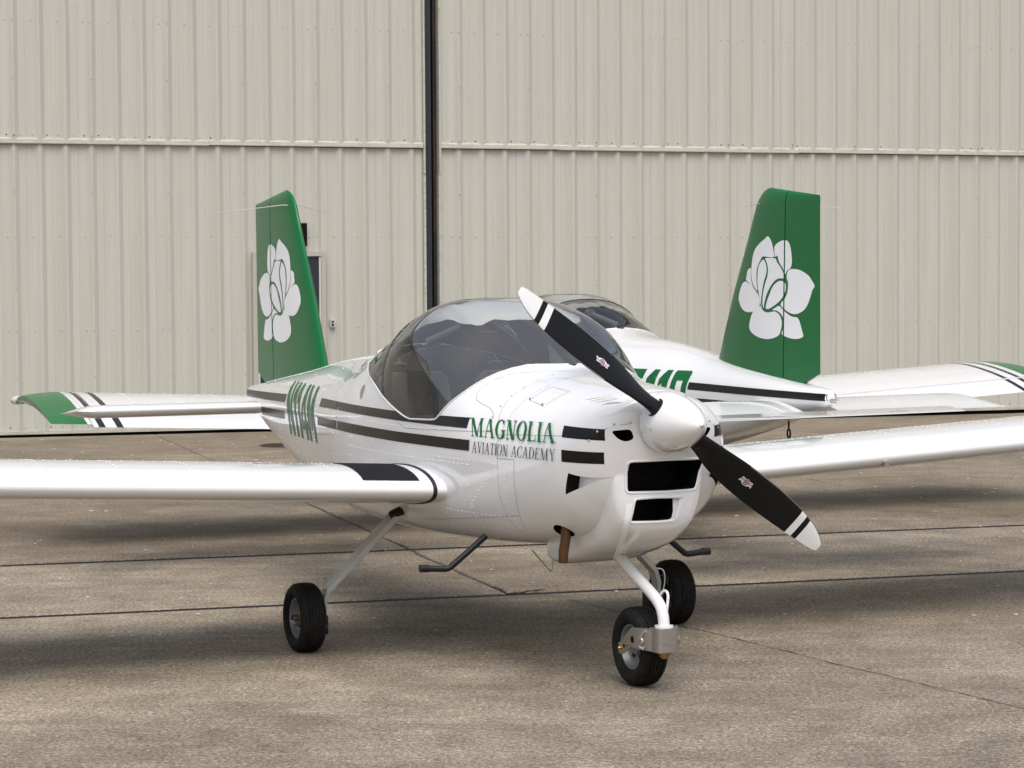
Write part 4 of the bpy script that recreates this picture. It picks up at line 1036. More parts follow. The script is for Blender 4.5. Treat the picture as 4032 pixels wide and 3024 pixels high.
def gear(pl):
    D, T = .326, .9963
    for s in (1, -1):
        S = 'L' if s > 0 else 'R'
        w = wheel(pl, 'main', D/2+.004, .128, (0, s*T, D/2), s)
        def legm():
            st = [(.10, .30, .655, .030, .115), (.03, .545, .632, .030, .105), (.0, .885, .285, .024, .078), (.0, .905, .225, .022, .074), (.0, .905, .110, .020, .062)]
            rows = []
            for i, (x, y, z, t, w_) in enumerate(st):
                n_ = Vector((0, .72, .69)) if 0 < i < 3 else (Vector((0, .1, 1)) if i == 0 else Vector((0, 1, .05)))
                if i == 3: n_ = Vector((0, .95, .3))
                n_.normalize(); c = Vector((x, s*y, z)); nn = Vector((0, s*n_.y, n_.z))
                rows.append([c+Vector((w_/2, 0, 0))*a+nn*(t/2)*b for a, b in ((1, -.7), (1, .7), (.93, 1), (-.93, 1), (-1, .7), (-1, -.7), (-.93, -1), (.93, -1))])
            V, F = grid(rows, closed_v=True); cap(F, list(range(8))); cap(F, list(range(len(V)-8, len(V))), True)
            return mk('gear_leg', V, F, 'gear_paint', 25)
        lg = part('main_gear_leg', 'leg'+S, legm, pl)
        def brake():
            return mk('brake', *join_vf([lathe_vf([(s*(T-.075), .058), (s*(T-.05), .060), (s*(T-.045), .03)], 24, 'Y', (0, 0, D/2)), box_vf(-.10, -.03, s*(T-.10)-.02, s*(T-.10)+.03, .07, .16)]), 'black_tube')
        part('brake_caliper', 'brake'+S, brake, lg)
        def hose():
            pts = bez([(.015, s*.880, .295), (.03, s*.925, .285), (.045, s*.93, .24), (.05, s*.915, .17), (.02, s*.93, .115), (-.02, s*.945, .110)], 6)
            return mk('brake_hose', *tube_vf(pts, .0045, 8), 'steel')
        part('brake_hose', 'hose'+S, hose, lg)
        def cuff(): return mk('cuff', *tube_vf([(.075, s*.50, .668), (.03, s*.548, .632)], [(.045, .026), (.052, .030)], 14), 'black_tube')
        part('leg_socket', 'cuff'+S, cuff, lg)
        def stepm():
            pts = bez([(1.00, s*.36, .60), (.99, s*.40, .57), (.80, s*.52, .475), (.77, s*.535, .462), (.72, s*.56, .458), (.52, s*.62, .452)], 4)
            a = tube_vf([(.87, s*.43, .61), (.855, s*.600, .474)], .0145, 12); b = tube_vf([(.855, s*.600, .474), (.852, s*.618, .468), (.842, s*.725, .474)], .0145, 12); e_ = tube_vf([(.842, s*.70, .4735), (.840, s*.742, .4745)], .0175, 12)
            return mk('entry_step', *join_vf([a, b, e_]), 'black_tube')
        part('entry_step', 'step'+S, stepm, pl)
    # nose gear
    Xn, Rn = 1.5423, .1722
    w = wheel(pl, 'nose', Rn, .126, (Xn, 0, Rn), 0)
    def strut():
        pts = bez([(1.25, 0, .585), (1.335, 0, .548), (1.50, 0, .477), (1.655, 0, .415), (1.728, 0, .374), (1.757, 0, .332), (1.767, 0, .280)], 8)
        return mk('nose_strut', *tube_vf(pts, [.0245]*len(pts), 16), 'gear_white')
    st = part('nose_strut', 'strut', strut, pl)
    part('tow_loop', 'towloop', lambda: mk('tow_loop', *tube_vf(bez([(1.665, .024, .395), (1.70, .036, .430), (1.735, .036, .415), (1.745, .024, .350)], 6), .006, 8), 'gear_white'), st)
    part('strut_collar', 'collar', lambda: mk('strut_collar', *lathe_vf([(.283, .040), (.292, .040)], 24, 'Z', (1.765, 0, 0)), 'gear_white'), st)
    def fork():
        bm = bmesh.new(); L = []
        pv = rounded_poly([(1.812, -.050), (1.812, .050), (1.730, .062), (1.730, -.062)], .022); kk = len(pv); L.append(([Vector((p.x, p.y, z)) for z in (.182, .282) for p in pv], [tuple(range(kk)), tuple(range(2*kk-1, kk-1, -1))]+[(i, (i+1) % kk, kk+(i+1) % kk, kk+i) for i in range(kk)]))
        for s in (-1, 1):
            st_ = [(1.765, .050, .184, .280), (1.715, .088, .188, .280), (1.640, .088, .190, .272), (1.545, .088, .145, .200), (1.520, .088, .150, .192)]
            rows = []
            for x, y, z0, z1 in st_:
                rows.append([Vector((x, s*(y-.0045), z0)), Vector((x, s*(y+.0045), z0)), Vector((x, s*(y+.0045), z1)), Vector((x, s*(y-.0045), z1))])
            V, F = grid(rows, closed_v=True); cap(F, [0, 1, 2, 3]); cap(F, list(range(len(V)-4, len(V))), True); L.append((V, F))
            # gusset rib
            L.append(tube_vf(bez([(1.735, s*.074, .268), (1.722, s*.088, .240), (1.730, s*.086, .222), (1.715, s*.094, .205), (1.735, s*.080, .192)], 4), .008, 6))
        return mk('nose_fork', *join_vf(L), 'brushed_alu', 40)
    fk = part('nose_fork', 'fork', fork, pl)
    def bolts():
        L = []
        for s in (-1, 1): L.append(lathe_vf([(s*.080, .009), (s*.098, .009), (s*.101, .006), (s*.106, .005)], 6, 'Y', (1.542, 0, Rn))); L.append(lathe_vf([(s*.088, .007), (s*.100, .009), (s*.103, .005)], 8, 'Y', (1.597, 0, .196)))
        return mk('axle_bolt', *join_vf(L), 'brass')
    part('axle_bolts', 'axb', bolts, fk, 'stuff')
    def fholes():
        L = []
        for s in (-1, 1):
            for x, z, r_ in ((1.650, .222, .015), (1.572, .183, .009)): L.append(lathe_vf([(s*.0926, r_), (s*.0932, r_), (s*.0934, 0)], 14, 'Y', (x, 0, z), False))
        return mk('fork_holes', *join_vf(L), 'matt_black', 0)
    part('fork_holes', 'fkh', fholes, fk, 'stuff')
    part('pivot_nut', 'pnut', lambda: mk('pivot_nut', *join_vf([lathe_vf([(.174, .032), (.181, .032)], 20, 'Z', (1.765, 0, 0)), lathe_vf([(.156, .021), (.174, .023)], 6, 'Z', (1.765, 0, 0)), lathe_vf([(.150, .011), (.156, .011)], 10, 'Z', (1.765, 0, 0))]), 'brass'), fk)
MAT['gear_white'] = mat('gear_white', (0.74, 0.74, 0.73), 0.35, 0, 0.3)

# ---- propeller
HUB = Vector((1.868, 0, 1.1586)); PR = .905; PA = radians(53.7)
BL = [  # fraction of radius, leading and trailing offsets from the pitch axis, thickness, blade angle
 (.10, .039, .039, .056, 56), (.15, .045, .051, .048, 52), (.22, .050, .066, .036, 46), (.32, .056, .079, .026, 38), (.45, .062, .085, .020, 30), (.60, .062, .083, .0165, 24), (.72, .057, .078, .014, 20.5), (.806, .049, .073, .0125, 18.5),
 (.872, .037, .0685, .0112, 17), (.92, .024, .0645, .010, 16.2), (.96, .008, .061, .0085, 15.5), (.985, -.006, .057, .007, 15), (1.0, -.018, .050, .004, 15)]
_BF = [pchip([b[0] for b in BL], [b[k] for b in BL]) for k in (1, 2, 3, 4)]
def blade_sec(q, d, t, X):
    """q: fraction of radius; interpolated section ring"""
    le, te, th, be = [f(q) for f in _BF]; c = le+te
    be = radians(be); cd = t*cos(be)+X*sin(be); nn = X*cos(be)-t*sin(be); o_ = HUB + d*(q*PR)
    rnd_ = max(0, min(1, (q-.12)/.16)); ring_ = []
    for k in range(20):
        a = 2*pi*k/20; u = (1-cos(a))/2; up = sin(a)
        # airfoil: flat back, cambered front; morphs from a round shank
        yt = 5*th/2*(.2969*sqrt(u)-.1260*u-.3516*u*u+.2843*u**3-.1036*u**4)*2
        y = (yt*1.0 if up > 0 else -yt*.28)
        if k in (0,): y = 0
        pf = cd*(le-u*c) + nn*y
        pc = cd*(cos(a)*.5*c*.95) + nn*(up*.5*th*1.2)
        ring_.append(o_ + pf*rnd_ + pc*(1-rnd_))
    return ring_
def blade_mesh(sgn):
    d = Vector((0, -sin(PA), cos(PA)))*sgn; X = Vector((1, 0, 0)); t = X.cross(d)
    qs = frange(.10, .806, .0336) + [.8245, .843, .8575, .872, .89, .91, .93, .95, .965, .98, .99, 1.0]
    rows = [blade_sec(q, d, t, X) for q in qs]; V, F = grid(rows, closed_v=True); mi = []
    for i in range(len(rows)-1):
        qm = (qs[i]+qs[i+1])/2; m_ = 1 if (qm > .872 or .806 < qm < .843) else 0
        for k in range(20): mi.append(2 if (k in (0, 19) and qm > .42) else m_)
    F.append(tuple(range(20))); F.append(tuple(range(len(V)-20, len(V)))); mi += [0, 1]
    bm = bmesh.new(); vs = [bm.verts.new(v) for v in V]
    for f, m_ in zip(F, mi):
        fc = bm.faces.new([vs[i] for i in f]); fc.material_index = m_
    return frombm('blade', bm, ['prop_black', 'prop_white', 'prop_edge'], 60)
def emblem_mesh(sgn, which):
    """small winged maker's badge on the front face of the blade"""
    d = Vector((0, -sin(PA), cos(PA)))*sgn; X = Vector((1, 0, 0)); t = X.cross(d)
    bv = surf('blade%d' % sgn, [CACHE['blade%d' % sgn]])
    def fn(u, v, o_):
        p = HUB + d*(PR*.475 + u) + t*(v-.010) + X*.5; h = bv.ray_cast(p, Vector((-1, 0, 0)), 1)
        return h[0] + Vector((1, 0, 0))*o_ if h[0] else None
    e = 1
    wing_ = [(-.036, -.010), (-.030, .012), (-.012, .010), (0, .015), (.012, .010), (.030, .012), (.036, -.010), (.024, -.006), (.014, -.012), (0, -.015), (-.014, -.012), (-.024, -.006)]
    circ = lambda r_, n_=18: [(r_*cos(2*pi*k/n_), r_*sin(2*pi*k/n_)) for k in range(n_)]
    bars = []
    for s in (-1, 1):
        for k, (w_, h_) in enumerate(((.005, .007), (.004, .0065), (.004, .006))):
            x = s*(.0165+k*.0066); bars += [[(x-w_/2, -h_*.7), (x-w_/2+.0017, -h_*.7), (x-w_/2+.0017, h_), (x-w_/2, h_)], [(x-w_/2+.0017, h_*.3), (x+w_/2, h_*.3), (x+w_/2, h_), (x-w_/2+.0017, h_)]]
    if which == 0: return decal('badge', [wing_], fn, 'prop_white', .01, .0010)
    if which == 1: return decal('badge_disc', [circ(.0125)], fn, 'maroon', .01, .0014)
    if which == 2: return decal('badge_marks', bars, fn, 'black_tube', .01, .0014, .0)
    return decal('badge_ring', ring(0, 0, .0065, .0085, .0022, .0022, 0, 360, 16), fn, 'prop_white', .02, .0018, 0)
def spinner(pl, near):
    P = [(1.793, .10), (1.794, .130), (1.80, .132), (1.812, .1315), (1.84, .1285), (1.88, .1205), (1.92, .109), (1.96, .0945), (2.0, .0775), (2.035, .0595), (2.062, .0425), (2.082, .0265), (2.092, .0145), (2.096, .008)]
    sp = part('spinner', 'spinner', lambda: mk('spinner', *lathe_vf(P, 64, 'X', (0, 0, HUB.z)), 'white_paint', 50), pl)
    part('spinner_tip_screw', 'sptip', lambda: mk('spinner_tip_screw', *lathe_vf([(2.090, .007), (2.104, .007), (2.106, .004)], 12, 'X', (0, 0, HUB.z)), 'steel'), sp)
    def scr():
        f = pchip([p[0] for p in P[1:]], [p[1] for p in P[1:]]); L = []
        for k in range(10):
            a = PA + pi*.5 + 2*pi*(k+.5)/10; r_ = f(1.808); L.append(dome_vf((1.808, r_*cos(a), HUB.z+r_*sin(a)), (.1, cos(a), sin(a)), .0060, .0035, 8))
        for k in range(4):
            a = pi*.06+ pi/2*k; r_ = f(1.875); L.append(dome_vf((1.875, r_*cos(a), HUB.z+r_*sin(a)), (.28, cos(a), sin(a)), .0058, .0035, 8))
        return mk('spinner_screws', *join_vf(L), 'steel')
    part('spinner_screws', 'spscr', scr, sp, 'stuff')
    rot = radians(0 if near else 42)
    for sgn in (1, -1):
        b = part('propeller_blade', 'blade%d' % sgn, lambda: blade_mesh(sgn), pl)
        for w_ in range(4): part(('badge', 'badge_disc', 'badge_marks', 'badge_ring')[w_], 'emb%d%d' % (sgn, w_), lambda: emblem_mesh(sgn, w_), b, 'stuff' if w_ == 2 else None)
        b.rotation_euler = (rot, 0, 0); b.location = HUB - Matrix.Rotation(rot, 3, 'X') @ HUB
        def boot():
            d = Vector((0, -sin(PA), cos(PA)))*sgn; return mk('boot', *tube_vf([HUB+d*.088, HUB+d*.118], [(.043, .046), (.041, .044)], 24), 'black_rubber_seal')
        part('blade_boot', 'boot%d' % sgn, boot, b)

# ---- cabin
def cabin(pl):
    def liner():
        rows = []
        for X in frange(-.84, .88, .06):
            ts = ts_of(X); row = []
            for sd in (1, -1):
                tt = tlow(ts-.01, 16); tt = list(reversed(tt)) if sd > 0 else tt[1:]
                for t in tt:
                    p = fpt(X, t, sd); row.append(Vector((X, p.y*.965, .545+.03+(p.z-.545)*.965 if p.z < 1.0 else p.z-.004)))
            rows.append(row)
        V, F = grid(rows); return mk('cabin_lining', V, F, 'cabin_grey')
    part('cabin_lining', 'liner', liner, pl)
    def plate(X, zlow, k, ztop, m, name):
        pts = [fpt(X, t, 1) for t in frange(t_of_z(X, zlow), pi/2, .12)]; L = [Vector((X, p.y*k, zlow+(p.z-zlow)*ztop)) for p in pts]
        R = [Vector((X, -p.y, p.z)) for p in reversed(L[:-1])]; P = L+R; n_ = len(P); Q = [p+Vector((-.02, 0, 0)) for p in P]
        return mk(name, P+Q, [tuple(range(n_)), tuple(range(2*n_-1, n_-1, -1))] + [(i, (i+1) % n_, n_+(i+1) % n_, n_+i) for i in range(n_)], m, 30)
    bh = part('rear_bulkhead', 'bulk', lambda: plate(-.60, .62, .955, .885, 'cabin_grey', 'rear_bulkhead'), pl)
    def bhr():
        L = []
        for t in frange(.02, pi/2, .085):
            for sd in (1, -1):
                p = fpt(-.60, t, sd); L.append((Vector((-.60, p.y*.93, .62+(p.z-.62)*.873)), Vector((1, 0, 0))))
        for y in spaced(-.42, .42, .085): L.append((Vector((-.60, y, 1.345)), Vector((1, 0, 0))))
        return mk('rivet_rows', *rivets(L, .005, .003), 'steel')
    part('rivet_rows', 'bulkriv', bhr, bh, 'stuff')
    for y in (-.27, .27):
        part('harness_fitting', 'harn%.1f' % y, lambda: mk('harness_fitting', *join_vf([tube_vf(bez([(-.585, y-.04, 1.335), (-.575, y-.02, 1.345), (-.575, y+.02, 1.345), (-.585, y+.04, 1.338)], 4), .007, 8), lathe_vf([(1.342, .012), (1.372, .008)], 10, 'Z', (-.575, y, 0)), tube_vf([(-.575, y, 1.368), (-.56, y-.035, 1.40)], .004, 6)]), 'cloth_white'), bh)
    # roll hoop, diagonal brace, canopy latch loop
    def hoop():
        pts = [Vector((p.x-.01, p.y*.945, p.z*.985)) for p in hoop_line()]
        return mk('roll_hoop', *tube_vf(pts, .020, 10), 'cabin_grey')
    hp = part('roll_hoop', 'hoop', hoop, pl)
    part('brace', 'brace', lambda: mk('brace', *tube_vf([(-.45, .045, 1.535), (-.56, -.12, 1.45)], .026, 10), 'cabin_grey'), hp)
    part('brace_end', 'bend', lambda: mk('brace_end', *join_vf([lathe_vf([(-.415, .0), (-.415, .034), (-.475, .034)], 16, 'X', (0, .045, 1.537))]), 'cabin_grey'), hp)
    part('latch_loop', 'latch', lambda: mk('latch_loop', *tube_vf(bez([(-.45, .105, 1.545), (-.45, .110, 1.515), (-.45, .125, 1.503), (-.45, .205, 1.500), (-.45, .222, 1.512), (-.45, .222, 1.545)], 6), .009, 10), 'cabin_grey'), hp)
    # sun shade of thin white cloth hung under the canopy
    def shade():
        E = CLOTH
        rows = []
        def tofy(X, y):
            lo, hi = 0.0, pi/2
            for _ in range(40):
                md = (lo+hi)/2
                if fpt(X, md).y > abs(y): lo = md
                else: hi = md
            return lo
        n_ = 16
        for j, (x, y) in enumerate(E):
            t = tofy(x, y); sd = 1 if y > 0 else -1; row = []
            for k in range(n_+1):
                f = k/n_; X = x+(-.42-x)*f; tt = t+(pi/2-t)*.25*f*(1 if j > 8 else .2); p = fpt(X, min(tt, pi/2), sd)
                sag = .014 + .007*sin(j*.8+f*5)*(1-f*.5) + .004*sin(j*1.7-f*9) + .006*(1-f)**4
                row.append(Vector((X, p.y*.965, p.z-sag)))
            rows.append(row)
        V, F = grid(rows); return mk('sun_shade', V, F, 'cloth_white', 180)
    part('sun_shade', 'shade', shade, pl)
    # panel and glare shield
    def glare():
        rows = []
        for X in frange(.50, .89, .03):
            zt = FF[3](X); w = FF[0](X); k = max(.05, (1.02-X)); row = []
            for j in range(25):
                u = -1+2*j/24; zz = min(1.325-.26*abs(u)**2.4, ZS(X)-.012-.0*abs(u)) if X > .56 else 1.322-.26*abs(u)**2.4
                row.append(Vector((X, u*w*.93, zz-.004)))
            rows.append(row)
        V, F = grid(rows); n_ = 25
        b0 = len(V); V += [Vector((.50, v.y, .70)) for v in rows[0]]; F += [(j+1, j, b0+j, b0+j+1) for j in range(n_-1)]
        return mk('instrument_panel', V, F, 'cabin_dark')
    part('instrument_panel', 'panel', glare, pl)
    # seats
    for y in (-.272, .272):
        def seat_back():
            bm = bmesh.new(); bmesh.ops.create_cube(bm, size=1); bmesh.ops.scale(bm, vec=(.12, .46, .66), verts=bm.verts)
            bmesh.ops.bevel(bm, geom=bm.edges[:], offset=.05, segments=4, profile=.6, affect='EDGES')
            for v in bm.verts:
                if v.co.z > .1: v.co.y *= 1-.28*((v.co.z-.1)/.23)**1.5
            bmesh.ops.rotate(bm, cent=(0, 0, 0), matrix=Matrix.Rotation(radians(-14), 3, 'Y'), verts=bm.verts); bmesh.ops.translate(bm, vec=(-.33, y, .985), verts=bm.verts)
            return frombm('backrest', bm, 'seat_leather', 60)
        st = part('seat', 'seat%.1f' % y, lambda: bevel_box('cushion', (.50, .46, .14), 'seat_leather', .045, 4, (.0, y, .68)), pl)
        part('backrest', 'sb%.1f' % y, seat_back, st)
        part('belt', 'belt%.1f' % y, lambda: mk('belt', *join_vf([tube_vf([(-.365+dx, y+dy*.5, 1.31), (-.28+dx, y+dy, 1.20), (-.21, y+dy, .95)], [(.004, .022)]*3, 8) for dx, dy in ((0, .07), (0, -.07))]), 'belt_dark'), st)
        part('seat_band', 'band%.1f' % y, lambda: mk('seat_band', *join_vf([tube_vf([(-.405, y+.0, 1.295), (-.365, y, 1.312), (-.305, y, 1.295), (-.245, y, 1.10)], [(.05, .004)]*4, 8)]), 'belt_dark'), st)

# ---- markings, seams, rivets of the body
def stripe_polys(xa, xb, z0, z1):
    """z0, z1 functions of X; clipped at the canopy sill"""
    P = []; n_ = max(1, int(abs(xb-xa)/.04))
    for k in range(n_):
        x0 = xa+(xb-xa)*k/n_; x1 = xa+(xb-xa)*(k+1)/n_
        c = lambda x, z: min(z, ZS(x)-.005) if XG0 < x < XG1 else z
        q = [(x0, z0(x0)), (x1, z0(x1)), (x1, c(x1, z1(x1))), (x0, c(x0, z1(x0)))]
        if q[2][1] > q[1][1]+.002 and q[3][1] > q[0][1]+.002: P.append(q)
    return P
def conf(side, off=.0012):
    bv = SURF['body']
    return lambda u, v, o_: hit_side(bv, u, v, side, o_)[0]
def conf_s(side):
    bv = SURF['body']
    return lambda u, v, o_: hit_side(bv, x_of_s(u), v, side, o_)[0]
U1 = pchip(*zip(*UP_TOP)); U0 = pchip(*zip(*UP_BOT)); L1 = pchip(*zip(*LO_TOP)); L0 = pchip(*zip(*LO_BOT))
def seam_mesh(side, lines, w=.0032):
    bv = SURF['body']; out = []
    for ln in lines:
        P = []; N = []; pts = []
        for (x0, z0), (x1, z1) in zip(ln, ln[1:]):
            n_ = max(1, int(hypot(x1-x0, z1-z0)/.02)); pts += [(x0+(x1-x0)*k/n_, z0+(z1-z0)*k/n_) for k in range(n_)]
        pts.append(ln[-1])
        for x, z in pts:
            p, n2 = hit_side(bv, x, z, side, .0006)
            if p is not None and p.y*side > 0: P.append(p); N.append(n2)
        if len(P) > 1: out.append(ribbon(P, N, w))
    return mk('panel_seams', *join_vf(out), 'seam_dark', 0)
def ring_seam(X, t0, t1, w=.0032):
    P = []; N = []
    for sd in (1,):
        for t in frange(t0, t1, .05):
            s_ = 1 if t <= pi/2 else -1; tt = t if t <= pi/2 else pi-t
            p = fpt(X, tt, s_); q = fpt(X, min(tt+.03, pi/2), s_)-fpt(X, max(tt-.03, -pi/2), s_); n_ = Vector((0, q.z, -q.y)); 
            if n_.dot(Vector((0, p.y, p.z-1.0))) < 0: n_ = -n_
            n_.normalize(); P.append(p+n_*.0012); N.append(n_)
    return ribbon(P, N, w)
def body_rivets():
    bv = SURF['body']; L = []
    def vert(X, za, zb, d=.045):
        for sd in (1, -1):
            for z in spaced(za, zb, d):
                if XG0 < X < XG1 and z > ZS(X)-.02: continue
                p, n_ = hit_side(bv, X, z, sd, 0)
                if p is not None and p.y*sd > 0: L.append((p, n_))
    def horiz(xa, xb, za, zb, d=.045):
        n2 = int(abs(xb-xa)/d)
        for sd in (1, -1):
            for k in range(n2+1):
                X = xa+(xb-xa)*k/n2; z = za+(zb-za)*k/n2
                if XG0 < X < XG1 and z > ZS(X)-.015: continue
                p, n_ = hit_side(bv, X, z, sd, 0)
                if p is not None and p.y*sd > 0: L.append((p, n_))
    for X in (.87, .60, .30, -.20, -.56, -.60): vert(X, .60, 1.08, .05)
    for X in (-.95, -1.5, -2.05, -2.6, -3.1, -3.45): vert(X, FF[1](X)+.05, FF[3](X)-.02, .055)
    horiz(.25, 1.17, .716, .716, .034); horiz(.60, 1.17, .955, .955, .034); horiz(-.6, .86, .935, .935, .04)
    horiz(-.6, .5, 1.075, 1.075, .04)
    for sd in (1, -1):
        for X in spaced(-3.4, -.9, .03):
            p = fpt(X, 1.22, sd); L.append((p, Vector((0, p.y, .1))))
        for X in spaced(-3.3, -.7, .03):
            p = fpt(X, -1.02, sd); L.append((p, Vector((0, sd*.7, -.7))))
        for z in spaced(.70, 1.0, .036):
            p, n_ = hit_side(bv, 1.178, z, sd, 0); L.append((p, n_))
        for k in range(12):
            X = 1.10-.25*k/11; z = .93-.19*k/11; p, n_ = hit_side(bv, X, z, sd, 0); L.append((p, n_))
    L = [q for q in L if not (-3.84 < q[0].x < .90 and (U0(q[0].x)-.004 < q[0].z < U1(q[0].x)+.004 or L0(q[0].x)-.004 < q[0].z < L1(q[0].x)+.004))]
    return mk('rivet_rows', *rivets(L, .0052, .0030), 'rivet_paint')

def hoop_line():
    P = []
    for t in frange(t_of_z(-.10, 1.215), pi/2, .06):
        lo, hi = -.9, .0
        for _ in range(40):
            md = (lo+hi)/2; p = fpt(md, t)
            if p.x > HOOP[0]+HOOP[2]*(p.z-HOOP[1]): hi = md
            else: lo = md
        P.append(fpt((lo+hi)/2, t)*1.0)
    return P + [Vector((p.x, -p.y, p.z)) for p in reversed(P[:-1])]
def airplane(name, label, loc, yaw, reg_fn, near):
    pl = empty(name, (loc[0], loc[1], 0), radians(yaw)); tag(pl, label, 'airplane', 'green tailed airplanes parked at the hangar')
    fu = part('fuselage', 'fuselage', fuselage_mesh, pl); cw = part('cowling', 'cowling', cowling_mesh, pl)
    surf('body', [CACHE['fuselage'], CACHE['cowling']])
    part('windscreen', 'glassF', lambda: canopy_mesh(True), pl, label='clear front of the bubble canopy'); cn = part('canopy', 'glassM', lambda: canopy_mesh(False), pl, label='lightly tinted sides and top of the bubble canopy'); part('rear_window', 'glassA', lambda: canopy_mesh(False, True), pl, label='dark tinted rear window behind the seats')
    def edge():
        P = [fpt(X, ts_of(X), 1) for X in frange(XG0, XG1, .02)]; out = []
        for sd in (1, -1): out.append(tube_vf([Vector((p.x, sd*p.y*1.001, p.z)) for p in P], .004, 6))
        return mk('canopy_edge', *join_vf(out), 'white_paint')
    part('canopy_edge', 'canedge', edge, cn)
    def arch():
        out = []
        def Xat(t):
            lo, hi = XG0+.01, .90
            for _ in range(40):
                mid = (lo+hi)/2; p = fpt(mid, t)
                if p.x > arch_x(p.z): hi = mid
                else: lo = mid
            return (lo+hi)/2
        tt = frange(t_of_z(.64, 1.215), pi/2, .05); P = [fpt(Xat(t), t, 1) for t in tt]; P = P + [Vector((p.x, -p.y, p.z)) for p in reversed(P[:-1])]
        return mk('canopy_arch', *tube_vf([Vector((p.x-.004, p.y*.992, p.z-.005)) for p in P], .0042, 6), 'black_tube')
    part('canopy_arch', 'canarch', arch, cn)
    def hseam():
        P = hoop_line(); return mk('canopy_seam', *tube_vf(P, .0045, 6), 'black_tube')
    part('canopy_seam', 'canseam', hseam, cn)
    def hscr():
        L = []
        for p in hoop_line()[1:-1:2]: L.append((p+Vector((.016, 0, .004)), Vector((0, p.y, p.z-1.1))))
        return mk('canopy_screws', *rivets(L, .0045, .003), 'steel')
    part('canopy_screws', 'canscr', hscr, cn, 'stuff')
    # body markings
    for sd, S in ((-1, 'R'), (1, 'L')):
        for XA, XB in ((-3.838, -2.44), (-1.40, .886)):
          for nm, fn in (('upper', lambda: decal('stripe', stripe_polys(XA, min(XB, .846), U0, U1), conf(sd), 'black_vinyl', .015, .0015, 0)),
                       ('lower', lambda: decal('stripe', stripe_polys(max(XA, -3.2), XB, L0, L1), conf(sd), 'black_vinyl', .015, .0015, 0))):
            part('stripe', 'stripe%s%s%.1f' % (nm, S, XA), fn, fu)
        part('panel_seams', 'seams'+S, lambda: seam_mesh(sd, SEAMS), fu, 'stuff')
        for i, q in enumerate(COWL_STRIPES):
            part('stripe', 'cstripe%d%s' % (i, S), lambda: decal('stripe', [q], conf_s(sd), 'black_vinyl', .02, .0013, 0), cw)
        reg_fn(sd, fu)
    part('rivet_rows', 'bodyriv', body_rivets, fu, 'stuff')
    cowl_details(pl, cw)
    for s in (1, -1): wing(pl, s)
    fn_ = part('fin', 'fin', lambda: fin_mesh(False), pl); rd = part('rudder', 'rudder', lambda: fin_mesh(True), pl)
    part('hinge_strip', 'hingestrip', lambda: mk('hinge_strip', *join_vf([box_vf(hinge_x(1.2)-.003, hinge_x(1.2)+.003, -.012, .012, 1.16, 1.7), box_vf(hinge_x(2.0)-.003, hinge_x(2.0)+.003, -.010, .010, 1.705, 2.29)]), 'matt_black', 0), fn_)
    for sd, S in ((-1, 'R'), (1, 'L')):
        part('flower_emblem', 'flower'+S, lambda: flower_mesh(sd), fn_); part('rivet_rows', 'finriv'+S, lambda: fin_rivets(sd), fn_, 'stuff')
        part('whisker_antenna', 'whisk'+S, lambda: mk('whisker_antenna', *join_vf([tube_vf([(-3.02, sd*.015, 2.245), (-3.045, sd*.06, 2.245), (-3.36, sd*.365, 2.205)], [.003, .003, .0022], 6), lathe_vf([(-3.362, .0), (-3.358, .0045), (-3.352, .0)], 8, 'X', (0, sd*.366, 2.2045), False)]), 'gear_paint'), fn_)
    stab(pl); gear(pl); spinner(pl, near); cabin(pl)
    part('tie_down_ring', 'tiering', lambda: mk('tie_down_ring', *join_vf([tube_vf([(-3.32, 0, .905), (-3.32, 0, .846)], .006, 8), tube_vf([Vector((-3.32+.019*cos(a), 0, .822+.026*sin(a))) for a in frange(0, 2*pi, .4)], .006, 8)]), 'black_tube'), pl)
    part('tail_light', 'tlight', lambda: mk('tail_light', *join_vf([lathe_vf([(-3.85, .010), (-3.835, .016), (-3.82, .016)], 12, 'X', (0, 0, 1.05)), box_vf(-3.90, -3.84, -.004, .004, 1.035, 1.043), box_vf(-3.90, -3.84, -.02, -.014, 1.05, 1.056)]), 'steel'), pl)
    return pl

